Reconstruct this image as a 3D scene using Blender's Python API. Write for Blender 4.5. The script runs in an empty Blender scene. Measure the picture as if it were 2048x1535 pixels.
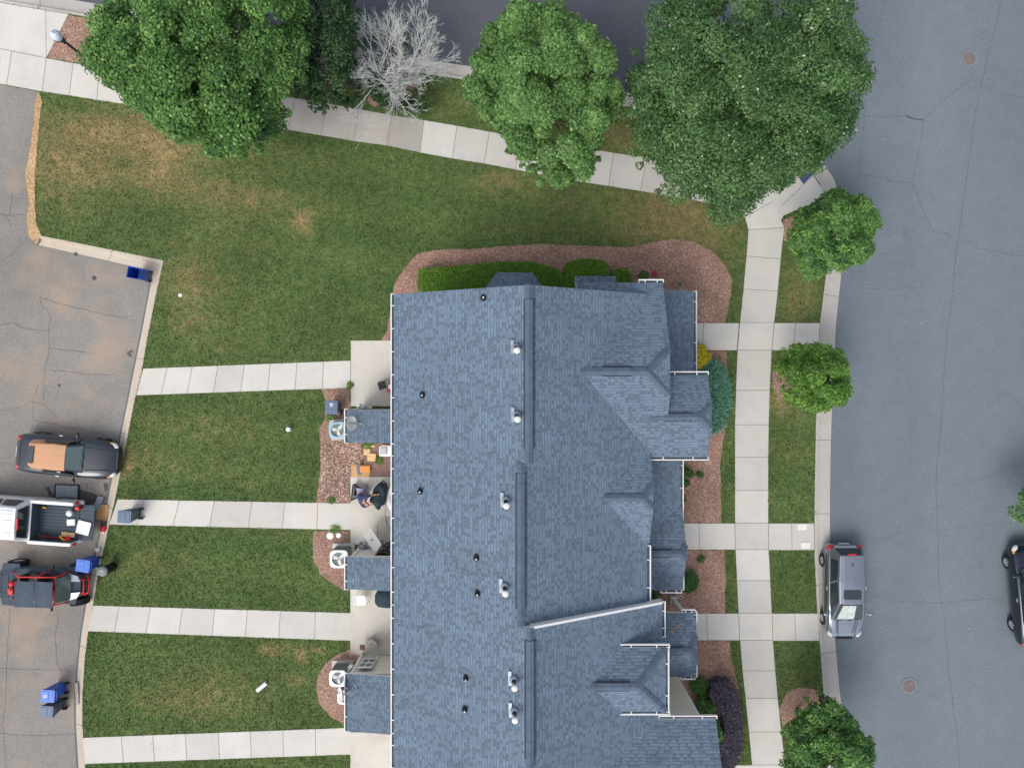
import bpy, bmesh, math, random
import numpy as np
from mathutils import Vector, Matrix, noise
from mathutils.geometry import delaunay_2d_cdt
R = math.radians
random.seed(7); RNG = np.random.default_rng(11)
C = bpy.context.scene.collection
S = bpy.context.scene
# ------------------------------------------------------------------ camera, sky, sun, exposure
HC, F = 33.0, 1422.0                       # camera height in metres; focal length in px of the 2048 px wide photo
cam = bpy.data.cameras.new('camera'); co = bpy.data.objects.new('camera', cam); C.objects.link(co)
co.location = (0, 0, HC); co.rotation_euler = (0, 0, 0)
cam.sensor_width = 36; cam.lens = 36 * F / 2048; cam.clip_end = 2000; S.camera = co
w = bpy.data.worlds.new('World'); S.world = w; w.use_nodes = True
nt = w.node_tree; sky = nt.nodes.new('ShaderNodeTexSky'); sky.sky_type = 'NISHITA'; sky.sun_disc = False
SUN_EL, SUN_AZ = 52, 215                   # azimuth clockwise from +Y (up in the photo)
sky.sun_elevation = R(SUN_EL); sky.sun_rotation = R(SUN_AZ); sky.dust_density = 3.0; sky.air_density = 1.0
bgn = nt.nodes['Background']; hs = nt.nodes.new('ShaderNodeHueSaturation'); hs.inputs['Saturation'].default_value = 0.42; nt.links.new(sky.outputs[0], hs.inputs['Color']); nt.links.new(hs.outputs[0], bgn.inputs[0]); bgn.inputs[1].default_value = 0.13
sl = bpy.data.lights.new('sun', 'SUN'); sl.energy = 0.75; sl.angle = R(28); sl.color = (1, 0.95, 0.88)
so = bpy.data.objects.new('sun', sl); C.objects.link(so); so.rotation_euler = (R(90 - SUN_EL), 0, R(180 - SUN_AZ))
S.view_settings.view_transform = 'Standard'; S.view_settings.look = 'None'; S.view_settings.gamma = 1
S.view_settings.exposure = 0.72
S.render.resolution_x, S.render.resolution_y = 1024, 767

def P(px, py, z=0.0):
    s = (HC - z) / F
    return Vector(((px - 1024) * s, (767.5 - py) * s, z))

# ------------------------------------------------------------------ materials
def lin(r, g, b):
    f = lambda c: (c / 255 / 12.92) if c / 255 <= 0.04045 else ((c / 255 + 0.055) / 1.055) ** 2.4
    return (f(r), f(g), f(b), 1)
MATS = {}
class N:
    def __init__(s, name):
        s.m = bpy.data.materials.new(name); s.m.use_nodes = True; s.t = s.m.node_tree; s.b = s.t.nodes['Principled BSDF']
        MATS[name] = s.m
    def n(s, typ, **k):
        o = s.t.nodes.new(typ)
        for a, v in k.items(): setattr(o, a, v)
        return o
    def l(s, a, b): s.t.links.new(a, b)
    def pos(s): return s.n('ShaderNodeNewGeometry').outputs['Position']
    def noise(s, vec, scale, det=4, rough=0.55):
        o = s.n('ShaderNodeTexNoise'); o.inputs['Scale'].default_value = scale; o.inputs['Detail'].default_value = det
        o.inputs['Roughness'].default_value = rough; s.l(vec, o.inputs['Vector']); return o.outputs['Fac']
    def ramp(s, fac, stops):
        o = s.n('ShaderNodeValToRGB'); e = o.color_ramp.elements
        while len(e) < len(stops): e.new(0.5)
        for i, (p, c) in enumerate(stops):
            e[i].position = p; e[i].color = c if hasattr(c, '__len__') else (c, c, c, 1)
        s.l(fac, o.inputs[0]); return o.outputs[0]
    def mix(s, fac, a, b, mode='MIX'):
        o = s.n('ShaderNodeMix'); o.data_type = 'RGBA'; o.blend_type = mode
        for sock, v in ((o.inputs[0], fac), (o.inputs[6], a), (o.inputs[7], b)):
            if hasattr(v, 'is_output'): s.l(v, sock)
            else: sock.default_value = v
        return o.outputs[2]
    def math(s, op, a, b=None):
        o = s.n('ShaderNodeMath', operation=op)
        for i, v in enumerate((a, b)):
            if v is None: continue
            if hasattr(v, 'is_output'): s.l(v, o.inputs[i])
            else: o.inputs[i].default_value = v
        return o.outputs[0]
    def bump(s, h, strength=0.3, dist=0.02):
        o = s.n('ShaderNodeBump'); o.inputs['Strength'].default_value = strength; o.inputs['Distance'].default_value = dist
        s.l(h, o.inputs['Height']); s.l(o.outputs[0], s.b.inputs['Normal'])
    def done(s, col, rough=0.8, metal=0.0, spec=0.5):
        if hasattr(col, 'is_output'): s.l(col, s.b.inputs['Base Color'])
        else: s.b.inputs['Base Color'].default_value = col
        s.b.inputs['Roughness'].default_value = rough; s.b.inputs['Metallic'].default_value = metal
        s.b.inputs['Specular IOR Level'].default_value = spec
        return s.m
def sc(c, k): return (c[0] * k, c[1] * k, c[2] * k, 1)
def paint(name, col, rough=0.45, metal=0.0, var=0.12, scale=6, coat=0.0, spec=0.5):
    if name in MATS: return MATS[name]
    m = N(name); v = m.noise(m.pos(), scale, 5)
    c = m.ramp(v, [(0.3, sc(col, 1 - var)), (0.7, sc(col, 1 + var))])
    m.b.inputs['Coat Weight'].default_value = coat
    return m.done(c, rough, metal, spec)

def asphalt(name, base, stain=None, stain_amt=0.0, dark=0.8, lanes=False):
    m = N(name); p = m.pos()
    fine = m.ramp(m.noise(p, 15, 6, 0.9), [(0.3, sc(base, 0.62)), (0.5, base), (0.7, sc(base, 1.5))])
    big = m.ramp(m.noise(p, 0.12, 4, 0.5), [(0.3, dark), (0.7, 1.06)])
    c = m.mix(1.0, fine, big, 'MULTIPLY')
    c = m.mix(1.0, c, m.ramp(m.noise(p, 1.3, 6, 0.7), [(0.3, 0.93), (0.7, 1.06)]), 'MULTIPLY')
    if stain:
        f = m.ramp(m.noise(p, 0.33, 6, 0.62), [(0.48, 0.0), (0.66, stain_amt)])
        c = m.mix(f, c, stain)
    if lanes:      # traffic-polished middle, darker unworn strip by the gutter, oil line in the lane
        sp = m.n('ShaderNodeSeparateXYZ'); m.l(p, sp.inputs[0])
        xx = m.math('ADD', m.math('ADD', sp.outputs[0], m.math('MULTIPLY', m.noise(p, 0.5, 5, 0.7), 1.6)), m.math('MULTIPLY', sp.outputs[1], 0.02))
        c = m.mix(1.0, c, m.ramp(m.math('DIVIDE', m.math('SUBTRACT', xx, 15.3), 9.5), [(0.0, 0.90), (0.12, 0.93), (0.25, 1.0), (0.42, 0.965), (0.55, 1.03), (0.8, 0.98), (1.0, 0.93)]), 'MULTIPLY')
        c = m.mix(m.ramp(m.noise(p, 0.9, 3, 0.5), [(0.70, 0.0), (0.76, 0.22)]), c, sc(base, 0.6))
    m.bump(m.noise(p, 45, 2, 0.8), 0.35, 0.01)
    return m.done(c, 0.9, 0, 0.3)
asphalt('road_asphalt', lin(110, 119, 127), None, 0, 0.95, True)
asphalt('dark_asphalt', lin(88, 90, 99), None, 0, 0.9)
asphalt('lot_asphalt', lin(138, 134, 129), lin(172, 150, 130), 0.6, 0.84)

def concrete(name, base, dirt=None, amt=0.5):
    m = N(name); p = m.pos()
    c = m.ramp(m.noise(p, 24, 6, 0.75), [(0.3, sc(base, 0.9)), (0.7, sc(base, 1.07))])
    c = m.mix(1.0, c, m.ramp(m.noise(p, 0.9, 5, 0.65), [(0.25, 0.86), (0.6, 1.0)]), 'MULTIPLY')
    if dirt: c = m.mix(m.ramp(m.noise(p, 0.45, 7, 0.7), [(0.5, 0.0), (0.75, amt)]), c, dirt)
    at = m.n('ShaderNodeAttribute', attribute_name='slab')      # every slab was poured from its own batch
    c = m.mix(1.0, c, m.ramp(at.outputs['Fac'], [(0, 0.91), (1, 1.06)]), 'MULTIPLY')
    m.bump(m.noise(p, 60, 2, 0.7), 0.15, 0.005)
    return m.done(c, 0.88, 0, 0.3)
concrete('walk_concrete', lin(206, 203, 197), lin(200, 170, 148), 0.35)
concrete('weathered_concrete', lin(180, 174, 168), lin(120, 112, 105), 0.6)  # weathered slabs, darker than the rest
concrete('patio_concrete', lin(210, 205, 196), lin(140, 132, 120), 0.55)
concrete('kerb_concrete', lin(188, 184, 178), lin(134, 120, 108), 0.6)
concrete('lot_kerb_concrete', lin(202, 190, 174), lin(160, 130, 108), 0.6)
m = N('joint'); m.done(lin(124, 119, 111), 0.95)
m = N('crack'); m.done(lin(78, 82, 90), 0.95)
m = N('tar'); m.done(m.ramp(m.noise(m.pos(), 5), [(0.3, lin(70, 68, 68)), (0.7, lin(92, 86, 82))]), 0.8)

def leafmat(name, stops, rough=0.5, trans=0.35, spec=0.35):
    m = N(name); at = m.n('ShaderNodeAttribute', attribute_name='tint')
    c = m.ramp(at.outputs['Fac'], stops)
    m.l(c, m.b.inputs['Base Color']); m.b.inputs['Roughness'].default_value = rough; m.b.inputs['Specular IOR Level'].default_value = spec
    tr = m.n('ShaderNodeBsdfTranslucent'); m.l(c, tr.inputs[0])
    ms = m.n('ShaderNodeMixShader'); ms.inputs[0].default_value = trans
    out = m.t.nodes['Material Output']; m.l(m.b.outputs[0], ms.inputs[1]); m.l(tr.outputs[0], ms.inputs[2]); m.l(ms.outputs[0], out.inputs[0])
    return m.m
def grassmat(name, tuft):
    m = N(name); p = m.pos(); at = m.n('ShaderNodeAttribute', attribute_name='dry')
    d = m.math('ADD', at.outputs['Fac'], m.math('MULTIPLY', m.math('SUBTRACT', m.noise(p, 2.2, 7, 0.75), 0.5), 1.25))
    c = m.ramp(d, [(0.0, lin(77, 101, 57)), (0.3, lin(102, 116, 70)), (0.6, lin(138, 130, 88)), (0.95, lin(184, 156, 116))])
    c = m.mix(1.0, c, m.ramp(m.noise(p, 6.5, 6, 0.85), [(0.3, 0.66), (0.5, 1.0), (0.7, 1.36)]), 'MULTIPLY')
    c = m.mix(1.0, c, m.ramp(m.noise(p, 0.3, 3), [(0.3, 0.84), (0.7, 1.14)]), 'MULTIPLY')
    if tuft:
        a2 = m.n('ShaderNodeAttribute', attribute_name='tint'); c = m.mix(1.0, c, m.ramp(a2.outputs['Fac'], [(0, 0.55), (0.5, 1.0), (1, 1.75)]), 'MULTIPLY')
    else: m.bump(m.noise(p, 30, 4, 0.8), 0.8, 0.04)
    return m.done(c, 0.85, 0, 0.15)
grassmat('grass', False); grassmat('grass_blade', True)
def mulchmat(name, a, b, c_, light):
    m = N(name); p = m.pos()
    v = m.n('ShaderNodeTexVoronoi'); v.inputs['Scale'].default_value = 27 if name != 'straw' else 34; m.l(p, v.inputs['Vector'])
    sx = m.n('ShaderNodeSeparateColor'); m.l(v.outputs['Color'], sx.inputs[0])
    c = m.ramp(sx.outputs[0], [(0.0, a), (0.45, b), (0.8, c_), (1.0, light)])
    c = m.mix(1.0, c, m.ramp(m.noise(p, 0.8, 5), [(0.3, 0.8), (0.7, 1.15)]), 'MULTIPLY')
    m.bump(v.outputs['Distance'], 0.6, 0.03)
    return m.done(c, 0.95, 0, 0.1)
mulchmat('mulch', lin(128, 98, 86), lin(156, 125, 112), lin(170, 139, 124), lin(202, 172, 152))
mulchmat('debris', lin(98, 72, 62), lin(146, 116, 102), lin(182, 154, 140), lin(240, 224, 212))
mulchmat('straw', lin(150, 118, 84), lin(186, 152, 112), lin(206, 176, 136), lin(226, 202, 166))
leafmat('chip', [(0, lin(124, 90, 80)), (0.6, lin(156, 120, 104)), (0.93, lin(214, 186, 168)), (1, lin(246, 238, 230))], 0.9, 0.0, 0.1)

def shingle(name, base):
    m = N(name); uv = m.n('ShaderNodeUVMap'); sx = m.n('ShaderNodeSeparateXYZ'); m.l(uv.outputs[0], sx.inputs[0])
    u, v = sx.outputs[0], sx.outputs[1]
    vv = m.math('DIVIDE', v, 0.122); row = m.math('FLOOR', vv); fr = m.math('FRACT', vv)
    wn = m.n('ShaderNodeTexWhiteNoise', noise_dimensions='1D'); m.l(row, wn.inputs['W'])
    uu = m.math('ADD', m.math('DIVIDE', u, 0.145), m.math('MULTIPLY', wn.outputs[0], 7.3)); fu = m.math('FRACT', uu)
    cu = m.n('ShaderNodeCombineXYZ'); m.l(m.math('FLOOR', uu), cu.inputs[0]); m.l(row, cu.inputs[1])
    w2 = m.n('ShaderNodeTexWhiteNoise', noise_dimensions='2D'); m.l(cu.outputs[0], w2.inputs[0])
    # course: light at its exposed butt, darker towards the next butt above
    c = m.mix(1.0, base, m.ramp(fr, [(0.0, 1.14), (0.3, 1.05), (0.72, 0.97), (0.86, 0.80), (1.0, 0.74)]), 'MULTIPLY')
    c = m.mix(1.0, c, m.ramp(w2.outputs[0], [(0.0, 0.955), (1.0, 1.05)]), 'MULTIPLY')
    mid = m.math('MULTIPLY', m.math('GREATER_THAN', fu, 0.14), m.math('LESS_THAN', fu, 0.9))
    gap = m.math('MULTIPLY', m.math('MULTIPLY', m.math('LESS_THAN', w2.outputs[0], 0.36), m.math('LESS_THAN', fr, 0.45)), mid)
    tooth = m.math('MULTIPLY', m.math('MULTIPLY', m.math('GREATER_THAN', w2.outputs[0], 0.66), m.math('LESS_THAN', fr, 0.55)), mid)
    c = m.mix(m.math('MULTIPLY', gap, 0.7), c, sc(base, 0.52)); c = m.mix(m.math('MULTIPLY', tooth, 0.5), c, sc(base, 1.34))
    c = m.mix(1.0, c, m.ramp(m.noise(m.pos(), 16, 5, 0.85), [(0.3, 0.8), (0.7, 1.18)]), 'MULTIPLY')
    c = m.mix(1.0, c, m.ramp(m.noise(m.pos(), 0.7, 7, 0.7), [(0.3, 0.9), (0.7, 1.08)]), 'MULTIPLY')
    st = m.n('ShaderNodeVectorMath', operation='MULTIPLY'); m.l(uv.outputs[0], st.inputs[0]); st.inputs[1].default_value = (3.2, 0.22, 1)   # rain streaks down the slope
    c = m.mix(1.0, c, m.ramp(m.noise(st.outputs[0], 1.0, 5, 0.6), [(0.35, 0.93), (0.65, 1.04)]), 'MULTIPLY')
    m.bump(m.math('SUBTRACT', 1.0, fr), 0.6, 0.012)
    return m.done(c, 0.9, 0, 0.25)
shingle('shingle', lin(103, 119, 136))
WHITE = paint('white_trim', lin(226, 226, 226), 0.5, 0, 0.03)
m = N('ridge_cap'); m.done(m.mix(1.0, m.ramp(m.noise(m.pos(), 30, 3, 0.8), [(0.3, lin(72, 86, 102)), (0.7, lin(92, 107, 124))]), m.ramp(m.noise(m.pos(), 3.0, 2), [(0.35, 0.88), (0.65, 1.1)]), 'MULTIPLY'), 0.9)
def siding(name, base):
    m = N(name); sx = m.n('ShaderNodeSeparateXYZ'); m.l(m.pos(), sx.inputs[0])
    fr = m.math('FRACT', m.math('DIVIDE', sx.outputs[2], 0.11))
    c = m.mix(m.math('MULTIPLY', m.math('LESS_THAN', fr, 0.1), 0.4), base, sc(base, 0.4))
    m.bump(fr, 0.4, 0.02); return m.done(c, 0.6)
siding('cream_siding', lin(226, 222, 212)); siding('beige_siding', lin(224, 218, 202))
m = N('brick'); bt = m.n('ShaderNodeTexBrick'); bt.inputs['Scale'].default_value = 4.5
bt.inputs['Color1'].default_value = lin(150, 118, 108); bt.inputs['Color2'].default_value = lin(122, 96, 92); bt.inputs['Mortar'].default_value = lin(112, 98, 92)
m.l(m.pos(), bt.inputs['Vector']); m.done(bt.outputs[0], 0.9)
def glassmat(name, col, rough=0.06):
    m = N(name); return m.done(col, rough, 0.0, 0.9)
glassmat('car_glass', lin(38, 50, 56)); glassmat('window_glass', lin(44, 50, 56)); glassmat('lens_glass', lin(206, 208, 204), 0.15)
glassmat('light_glass', lin(80, 98, 98))
def plain(name, r, g, b, rough=0.5, metal=0, var=0.08, coat=0, spec=0.5): return paint(name, lin(r, g, b), rough, metal, var, 8, coat, spec)
plain('vent_edge_shade', 48, 58, 72, 0.9); plain('rubber', 34, 35, 38, 0.85); plain('black_plastic', 36, 38, 42, 0.6); plain('dark_cloth', 62, 74, 88, 0.75, 0, 0.18); plain('metal_grey', 168, 172, 176, 0.35, 0.8)
plain('alloy', 200, 204, 210, 0.3, 0.7); plain('bin_blue', 30, 82, 178, 0.45); plain('bin_blue_light', 70, 116, 205, 0.4); plain('bin_grey', 92, 108, 134, 0.5); plain('bin_grey_dark', 60, 72, 86, 0.6)
plain('red_plastic', 214, 32, 36, 0.4); plain('red_tube', 208, 40, 40, 0.4); plain('yellow_plastic', 238, 186, 40, 0.45); plain('tan_cloth', 198, 152, 118, 0.85, 0, 0.06)
plain('cardboard', 205, 160, 110, 0.9, 0, 0.12); plain('wood_orange', 226, 152, 84, 0.8); plain('wood_pale', 220, 184, 136, 0.85); plain('wood_weathered', 170, 162, 156, 0.9, 0, 0.2)
plain('white_plastic', 232, 232, 230, 0.45, 0, 0.03); plain('galv', 165, 176, 186, 0.4, 0.6); plain('teal_ac', 150, 182, 194, 0.5); plain('pale_ac', 222, 222, 216, 0.5); plain('ac_grey', 120, 128, 128, 0.6)
plain('dark_blue_pad', 66, 82, 116, 0.8); plain('iron_rust', 118, 106, 106, 0.8); plain('pool_blue', 30, 120, 200, 0.3); plain('bark_grey', 200, 202, 200, 0.9, 0, 0.15); plain('bark_brown', 96, 80, 66, 0.95, 0, 0.25)
plain('rust_metal', 104, 70, 64, 0.85); plain('junk_grey', 120, 126, 134, 0.7, 0, 0.5); plain('mesh_grey', 142, 148, 154, 0.7, 0, 0.3); plain('liner', 66, 80, 92, 0.75)
plain('skin', 208, 150, 128, 0.6, 0, 0.05); plain('navy_cloth', 62, 70, 108, 0.9); plain('denim', 142, 150, 186, 0.9); plain('green_black_cloth', 34, 54, 62, 0.85, 0, 0.25); plain('shoe', 60, 56, 54, 0.8); plain('hair_grey', 120, 92, 82, 0.8)
plain('amber', 232, 150, 50, 0.3); plain('lamp_red', 190, 26, 34, 0.25, 0, 0.1, 0.5); plain('globe_milk', 196, 208, 222, 0.25); plain('painted_reflection', 188, 196, 192, 0.3, 0, 0.3); plain('pink_petal', 226, 52, 104, 0.6)
paint('car_black', lin(34, 42, 54), 0.28, 0.2, 0.05, 3, 0.8); paint('car_silver', lin(150, 156, 168), 0.26, 0.9, 0.03, 3, 0.8); paint('car_silver_side', lin(96, 100, 106), 0.3, 0.5, 0.03, 3, 0.8)
paint('car_navy', lin(22, 32, 48), 0.25, 0.2, 0.05, 3, 0.8); paint('car_white', lin(232, 232, 236), 0.3, 0.0, 0.02, 3, 0.7)
m = N('pad_dots'); v = m.n('ShaderNodeTexVoronoi'); v.inputs['Scale'].default_value = 18; m.l(m.pos(), v.inputs['Vector']); m.done(m.ramp(v.outputs['Distance'], [(0.2, lin(80, 96, 130)), (0.5, lin(60, 74, 106))]), 0.8)
LS = {
 'maple_leaf': [(0, lin(46, 78, 38)), (0.4, lin(80, 120, 58)), (0.8, lin(116, 158, 82)), (1, lin(158, 192, 112))],
 'lime_leaf': [(0, lin(54, 84, 42)), (0.4, lin(92, 132, 68)), (0.8, lin(124, 162, 92)), (1, lin(160, 192, 122))],
 'oak_leaf': [(0, lin(42, 72, 42)), (0.4, lin(72, 108, 58)), (0.85, lin(110, 146, 88)), (0.96, lin(134, 162, 114)), (1, lin(186, 200, 176))],
 'dark_leaf': [(0, lin(28, 50, 34)), (0.5, lin(46, 76, 44)), (1, lin(90, 120, 70))],
 'young_leaf': [(0, lin(44, 80, 44)), (0.5, lin(84, 128, 66)), (1, lin(148, 188, 92))],
 'bright_leaf': [(0, lin(54, 88, 38)), (0.5, lin(94, 138, 58)), (1, lin(158, 194, 84))],
 'hedge_leaf': [(0, lin(60, 100, 28)), (0.5, lin(98, 146, 42)), (0.9, lin(132, 176, 62)), (1, lin(220, 220, 120))],
 'gold_leaf': [(0, lin(150, 140, 20)), (0.5, lin(208, 194, 36)), (1, lin(240, 226, 84))],
 'teal_blade': [(0, lin(40, 92, 78)), (0.5, lin(84, 146, 122)), (1, lin(150, 196, 166))],
 'purple_leaf': [(0, lin(52, 48, 60)), (0.6, lin(96, 90, 106)), (0.9, lin(150, 142, 156)), (1, lin(200, 190, 200))],
 'shrub_leaf': [(0, lin(44, 78, 36)), (0.5, lin(76, 116, 54)), (1, lin(122, 162, 84))],
 'weed_leaf': [(0, lin(70, 110, 50)), (1, lin(140, 180, 80))],
 'dead_leaf': [(0, lin(170, 120, 90)), (1, lin(214, 170, 136))],
 'pink_leaf': [(0, lin(170, 30, 60)), (1, lin(240, 80, 130))],
}
for k_, st in LS.items(): leafmat(k_, st, 0.42 if k_ in ('oak_leaf',) else 0.55, 0.3)

# ------------------------------------------------------------------ object helpers
def tag(o, label=None, cat=None, group=None, kind=None):
    if label: o['label'] = label
    if cat: o['category'] = cat
    if group: o['group'] = group
    if kind: o['kind'] = kind
    return o
def thing(name, label, cat, loc=(0, 0, 0), rz=0.0, group=None):
    o = bpy.data.objects.new(name, None); C.objects.link(o); o.location = loc; o.rotation_euler = (0, 0, rz); o.empty_display_size = 0.2
    return tag(o, label, cat, group)
def copy_tree(o, parent=None):
    c = o.copy(); C.objects.link(c); c.parent = parent
    for ch in o.children: copy_tree(ch, c)
    return c
def wloc(o):
    v = Vector((0, 0, 0))
    while o: v = v + Vector(o.location); o = o.parent
    return v
class MB:
    def __init__(s): s.v = []; s.f = []; s.mi = []; s.cur = 0
    def mat(s, i): s.cur = i; return s
    def add(s, vs, fs, M=None):
        b = len(s.v)
        for p in vs: s.v.append(tuple(M @ Vector(p)) if M else tuple(p))
        for f in fs: s.f.append(tuple(b + i for i in f)); s.mi.append(s.cur)
        return s
    def box(s, c, d, rz=0.0, M=None):
        x, y, z = d[0] / 2, d[1] / 2, d[2] / 2
        vs = [(-x, -y, -z), (x, -y, -z), (x, y, -z), (-x, y, -z), (-x, -y, z), (x, -y, z), (x, y, z), (-x, y, z)]
        T = Matrix.Translation(c) @ Matrix.Rotation(rz, 4, 'Z')
        if M: T = M @ T
        return s.add(vs, [(3, 2, 1, 0), (4, 5, 6, 7), (0, 1, 5, 4), (1, 2, 6, 5), (2, 3, 7, 6), (3, 0, 4, 7)], T)
    def rbox(s, c, d, r=0.05, rz=0.0, n=3, M=None, taper=1.0):      # box with rounded vertical edges
        pts = []
        for cx, cy, a0 in ((1, 1, 0), (-1, 1, 90), (-1, -1, 180), (1, -1, 270)):
            for k in range(n + 1):
                a = R(a0 + 90 * k / n); pts.append((cx * (d[0] / 2 - r) + r * math.cos(a), cy * (d[1] / 2 - r) + r * math.sin(a)))
        return s.prism(pts, -d[2] / 2, d[2] / 2, (M or Matrix()) @ Matrix.Translation(c) @ Matrix.Rotation(rz, 4, 'Z'), taper)
    def prism(s, pts, z0, z1, M=None, taper=1.0):
        n = len(pts)
        vs = [(x * taper, y * taper, z0) for x, y in pts] + [(x, y, z1) for x, y in pts]
        return s.add(vs, [tuple(range(n - 1, -1, -1)), tuple(range(n, 2 * n))] + [(i, (i + 1) % n, n + (i + 1) % n, n + i) for i in range(n)], M)
    def cyl(s, c, r, h, n=16, r2=None, M=None, rot=None):
        r2 = r if r2 is None else r2
        T = Matrix.Translation(c)
        if rot: T = T @ rot
        if M: T = M @ T
        vs = [(r * math.cos(2 * math.pi * i / n), r * math.sin(2 * math.pi * i / n), 0) for i in range(n)] + [(r2 * math.cos(2 * math.pi * i / n), r2 * math.sin(2 * math.pi * i / n), h) for i in range(n)]
        return s.add(vs, [tuple(range(n - 1, -1, -1)), tuple(range(n, 2 * n))] + [(i, (i + 1) % n, n + (i + 1) % n, n + i) for i in range(n)], T)
    def ring(s, c, r0, r1, h, n=24, M=None):
        vs = []
        for rr, z in ((r0, 0), (r1, 0), (r1, h), (r0, h)): vs += [(rr * math.cos(2 * math.pi * i / n), rr * math.sin(2 * math.pi * i / n), z) for i in range(n)]
        fs = []
        for a in range(4):
            b = (a + 1) % 4
            fs += [(a * n + i, a * n + (i + 1) % n, b * n + (i + 1) % n, b * n + i) for i in range(n)]
        return s.add(vs, fs, (M or Matrix()) @ Matrix.Translation(c))
    def lathe(s, prof, c=(0, 0, 0), n=16, M=None):
        vs = [(r * math.cos(2 * math.pi * i / n), r * math.sin(2 * math.pi * i / n), z) for r, z in prof for i in range(n)]
        fs = [(a * n + i, a * n + (i + 1) % n, (a + 1) * n + (i + 1) % n, (a + 1) * n + i) for a in range(len(prof) - 1) for i in range(n)]
        return s.add(vs, fs, (M or Matrix()) @ Matrix.Translation(c))
    def tube(s, pts, r, n=6, M=None):
        pts = [Vector(p) for p in pts]; rr = r if hasattr(r, '__len__') else [r] * len(pts); b = []
        for i, p in enumerate(pts):
            d = (pts[min(i + 1, len(pts) - 1)] - pts[max(i - 1, 0)]).normalized()
            a = d.cross(Vector((0, 0, 1))) if abs(d.z) < 0.9 else d.cross(Vector((1, 0, 0))); a.normalize(); c = d.cross(a)
            b += [p + (a * math.cos(2 * math.pi * k / n) + c * math.sin(2 * math.pi * k / n)) * rr[i] for k in range(n)]
        m_ = len(pts)
        fs = [(i * n + k, i * n + (k + 1) % n, (i + 1) * n + (k + 1) % n, (i + 1) * n + k) for i in range(m_ - 1) for k in range(n)]
        fs += [tuple(range(n - 1, -1, -1)), tuple((m_ - 1) * n + k for k in range(n))]
        return s.add(b, fs, M)
    def ball(s, c, r, n=12, m_=8, M=None, z0=-1.0):
        r = r if hasattr(r, '__len__') else (r, r, r)
        prof = [(math.cos(t), math.sin(t)) for t in [math.asin(z0) + (math.pi / 2 - math.asin(z0)) * k / m_ for k in range(m_ + 1)]]
        T = (M or Matrix()) @ Matrix.Translation(c) @ Matrix.Diagonal((r[0], r[1], r[2], 1))
        return s.lathe([(max(a, 1e-3), b) for a, b in prof], n=n, M=T)
    def slab(s, pts, t=0.14, side=1):                              # roof sheet with thickness; sides take material `side`
        pts = [Vector(p) for p in pts]; n = len(pts)
        nr = (pts[1] - pts[0]).cross(pts[2] - pts[0])
        if nr.z < 0: pts.reverse()
        c0 = s.cur; b = len(s.v)
        s.v += [tuple(p) for p in pts] + [(p.x, p.y, p.z - t) for p in pts]
        s.f.append(tuple(b + i for i in range(n))); s.mi.append(c0)
        s.f.append(tuple(b + 2 * n - 1 - i for i in range(n))); s.mi.append(side)
        for i in range(n): s.f.append((b + i, b + n + i, b + n + (i + 1) % n, b + (i + 1) % n)); s.mi.append(side)
        return s
    def build(s, name, mats, parent=None, world=False, smooth=False, uv=False, bevel=0.0, subd=0, label=None, attr=None):
        if isinstance(mats, str): mats = [mats]
        off = wloc(parent) if (parent and world) else Vector((0, 0, 0))
        me = bpy.data.meshes.new(name)
        me.from_pydata([(a - off.x, b - off.y, c - off.z) for a, b, c in s.v], [], s.f)
        for k in mats: me.materials.append(MATS[k])
        me.polygons.foreach_set('material_index', s.mi)
        if smooth: me.polygons.foreach_set('use_smooth', [True] * len(me.polygons))
        if uv:
            L = me.uv_layers.new(name='UVMap')
            for p in me.polygons:
                nn = p.normal; h = Vector((0, 0, 1)).cross(nn)
                h = Vector((1, 0, 0)) if h.length < 1e-4 else h.normalized(); vv = nn.cross(h)
                for li in p.loop_indices:
                    q = me.vertices[me.loops[li].vertex_index].co + off; L.data[li].uv = (q.dot(h), q.dot(vv))
        if attr:
            for an, vals in attr.items():
                a = me.attributes.new(an, 'FLOAT', 'POINT'); a.data.foreach_set('value', vals)
        me.update(); o = bpy.data.objects.new(name, me); C.objects.link(o); o.parent = parent
        if bevel: md = o.modifiers.new('b', 'BEVEL'); md.width = bevel; md.segments = 2; md.limit_method = 'ANGLE'
        if subd: md = o.modifiers.new('s', 'SUBSURF'); md.levels = md.render_levels = subd
        if label: o['label'] = label
        return o
def qmesh(name, V, Fq, mats, parent=None, attr=None, smooth=False):   # numpy quads / tris
    me = bpy.data.meshes.new(name); nv, nf, k = len(V), len(Fq), Fq.shape[1]
    me.vertices.add(nv); me.vertices.foreach_set('co', V.astype(np.float32).ravel())
    me.loops.add(nf * k); me.loops.foreach_set('vertex_index', Fq.astype(np.int32).ravel())
    me.polygons.add(nf); me.polygons.foreach_set('loop_start', np.arange(0, nf * k, k, dtype=np.int32))
    for an, vals in (attr or {}).items():
        a = me.attributes.new(an, 'FLOAT', 'POINT'); a.data.foreach_set('value', vals.astype(np.float32))
    for mm in mats: me.materials.append(MATS[mm])
    me.update(calc_edges=True); me.validate()
    o = bpy.data.objects.new(name, me); C.objects.link(o); o.parent = parent
    return o
def inside(poly, X, Y):
    n = len(poly); r = np.zeros(len(X), bool); j = n - 1
    for i in range(n):
        xi, yi = poly[i][0], poly[i][1]; xj, yj = poly[j][0], poly[j][1]
        c = ((yi > Y) != (yj > Y)) & (X < (xj - xi) * (Y - yi) / ((yj - yi) or 1e-9) + xi); r ^= c; j = i
    return r
def W(pts, z=0.0): return [P(a, b, z) for a, b in pts]

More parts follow.
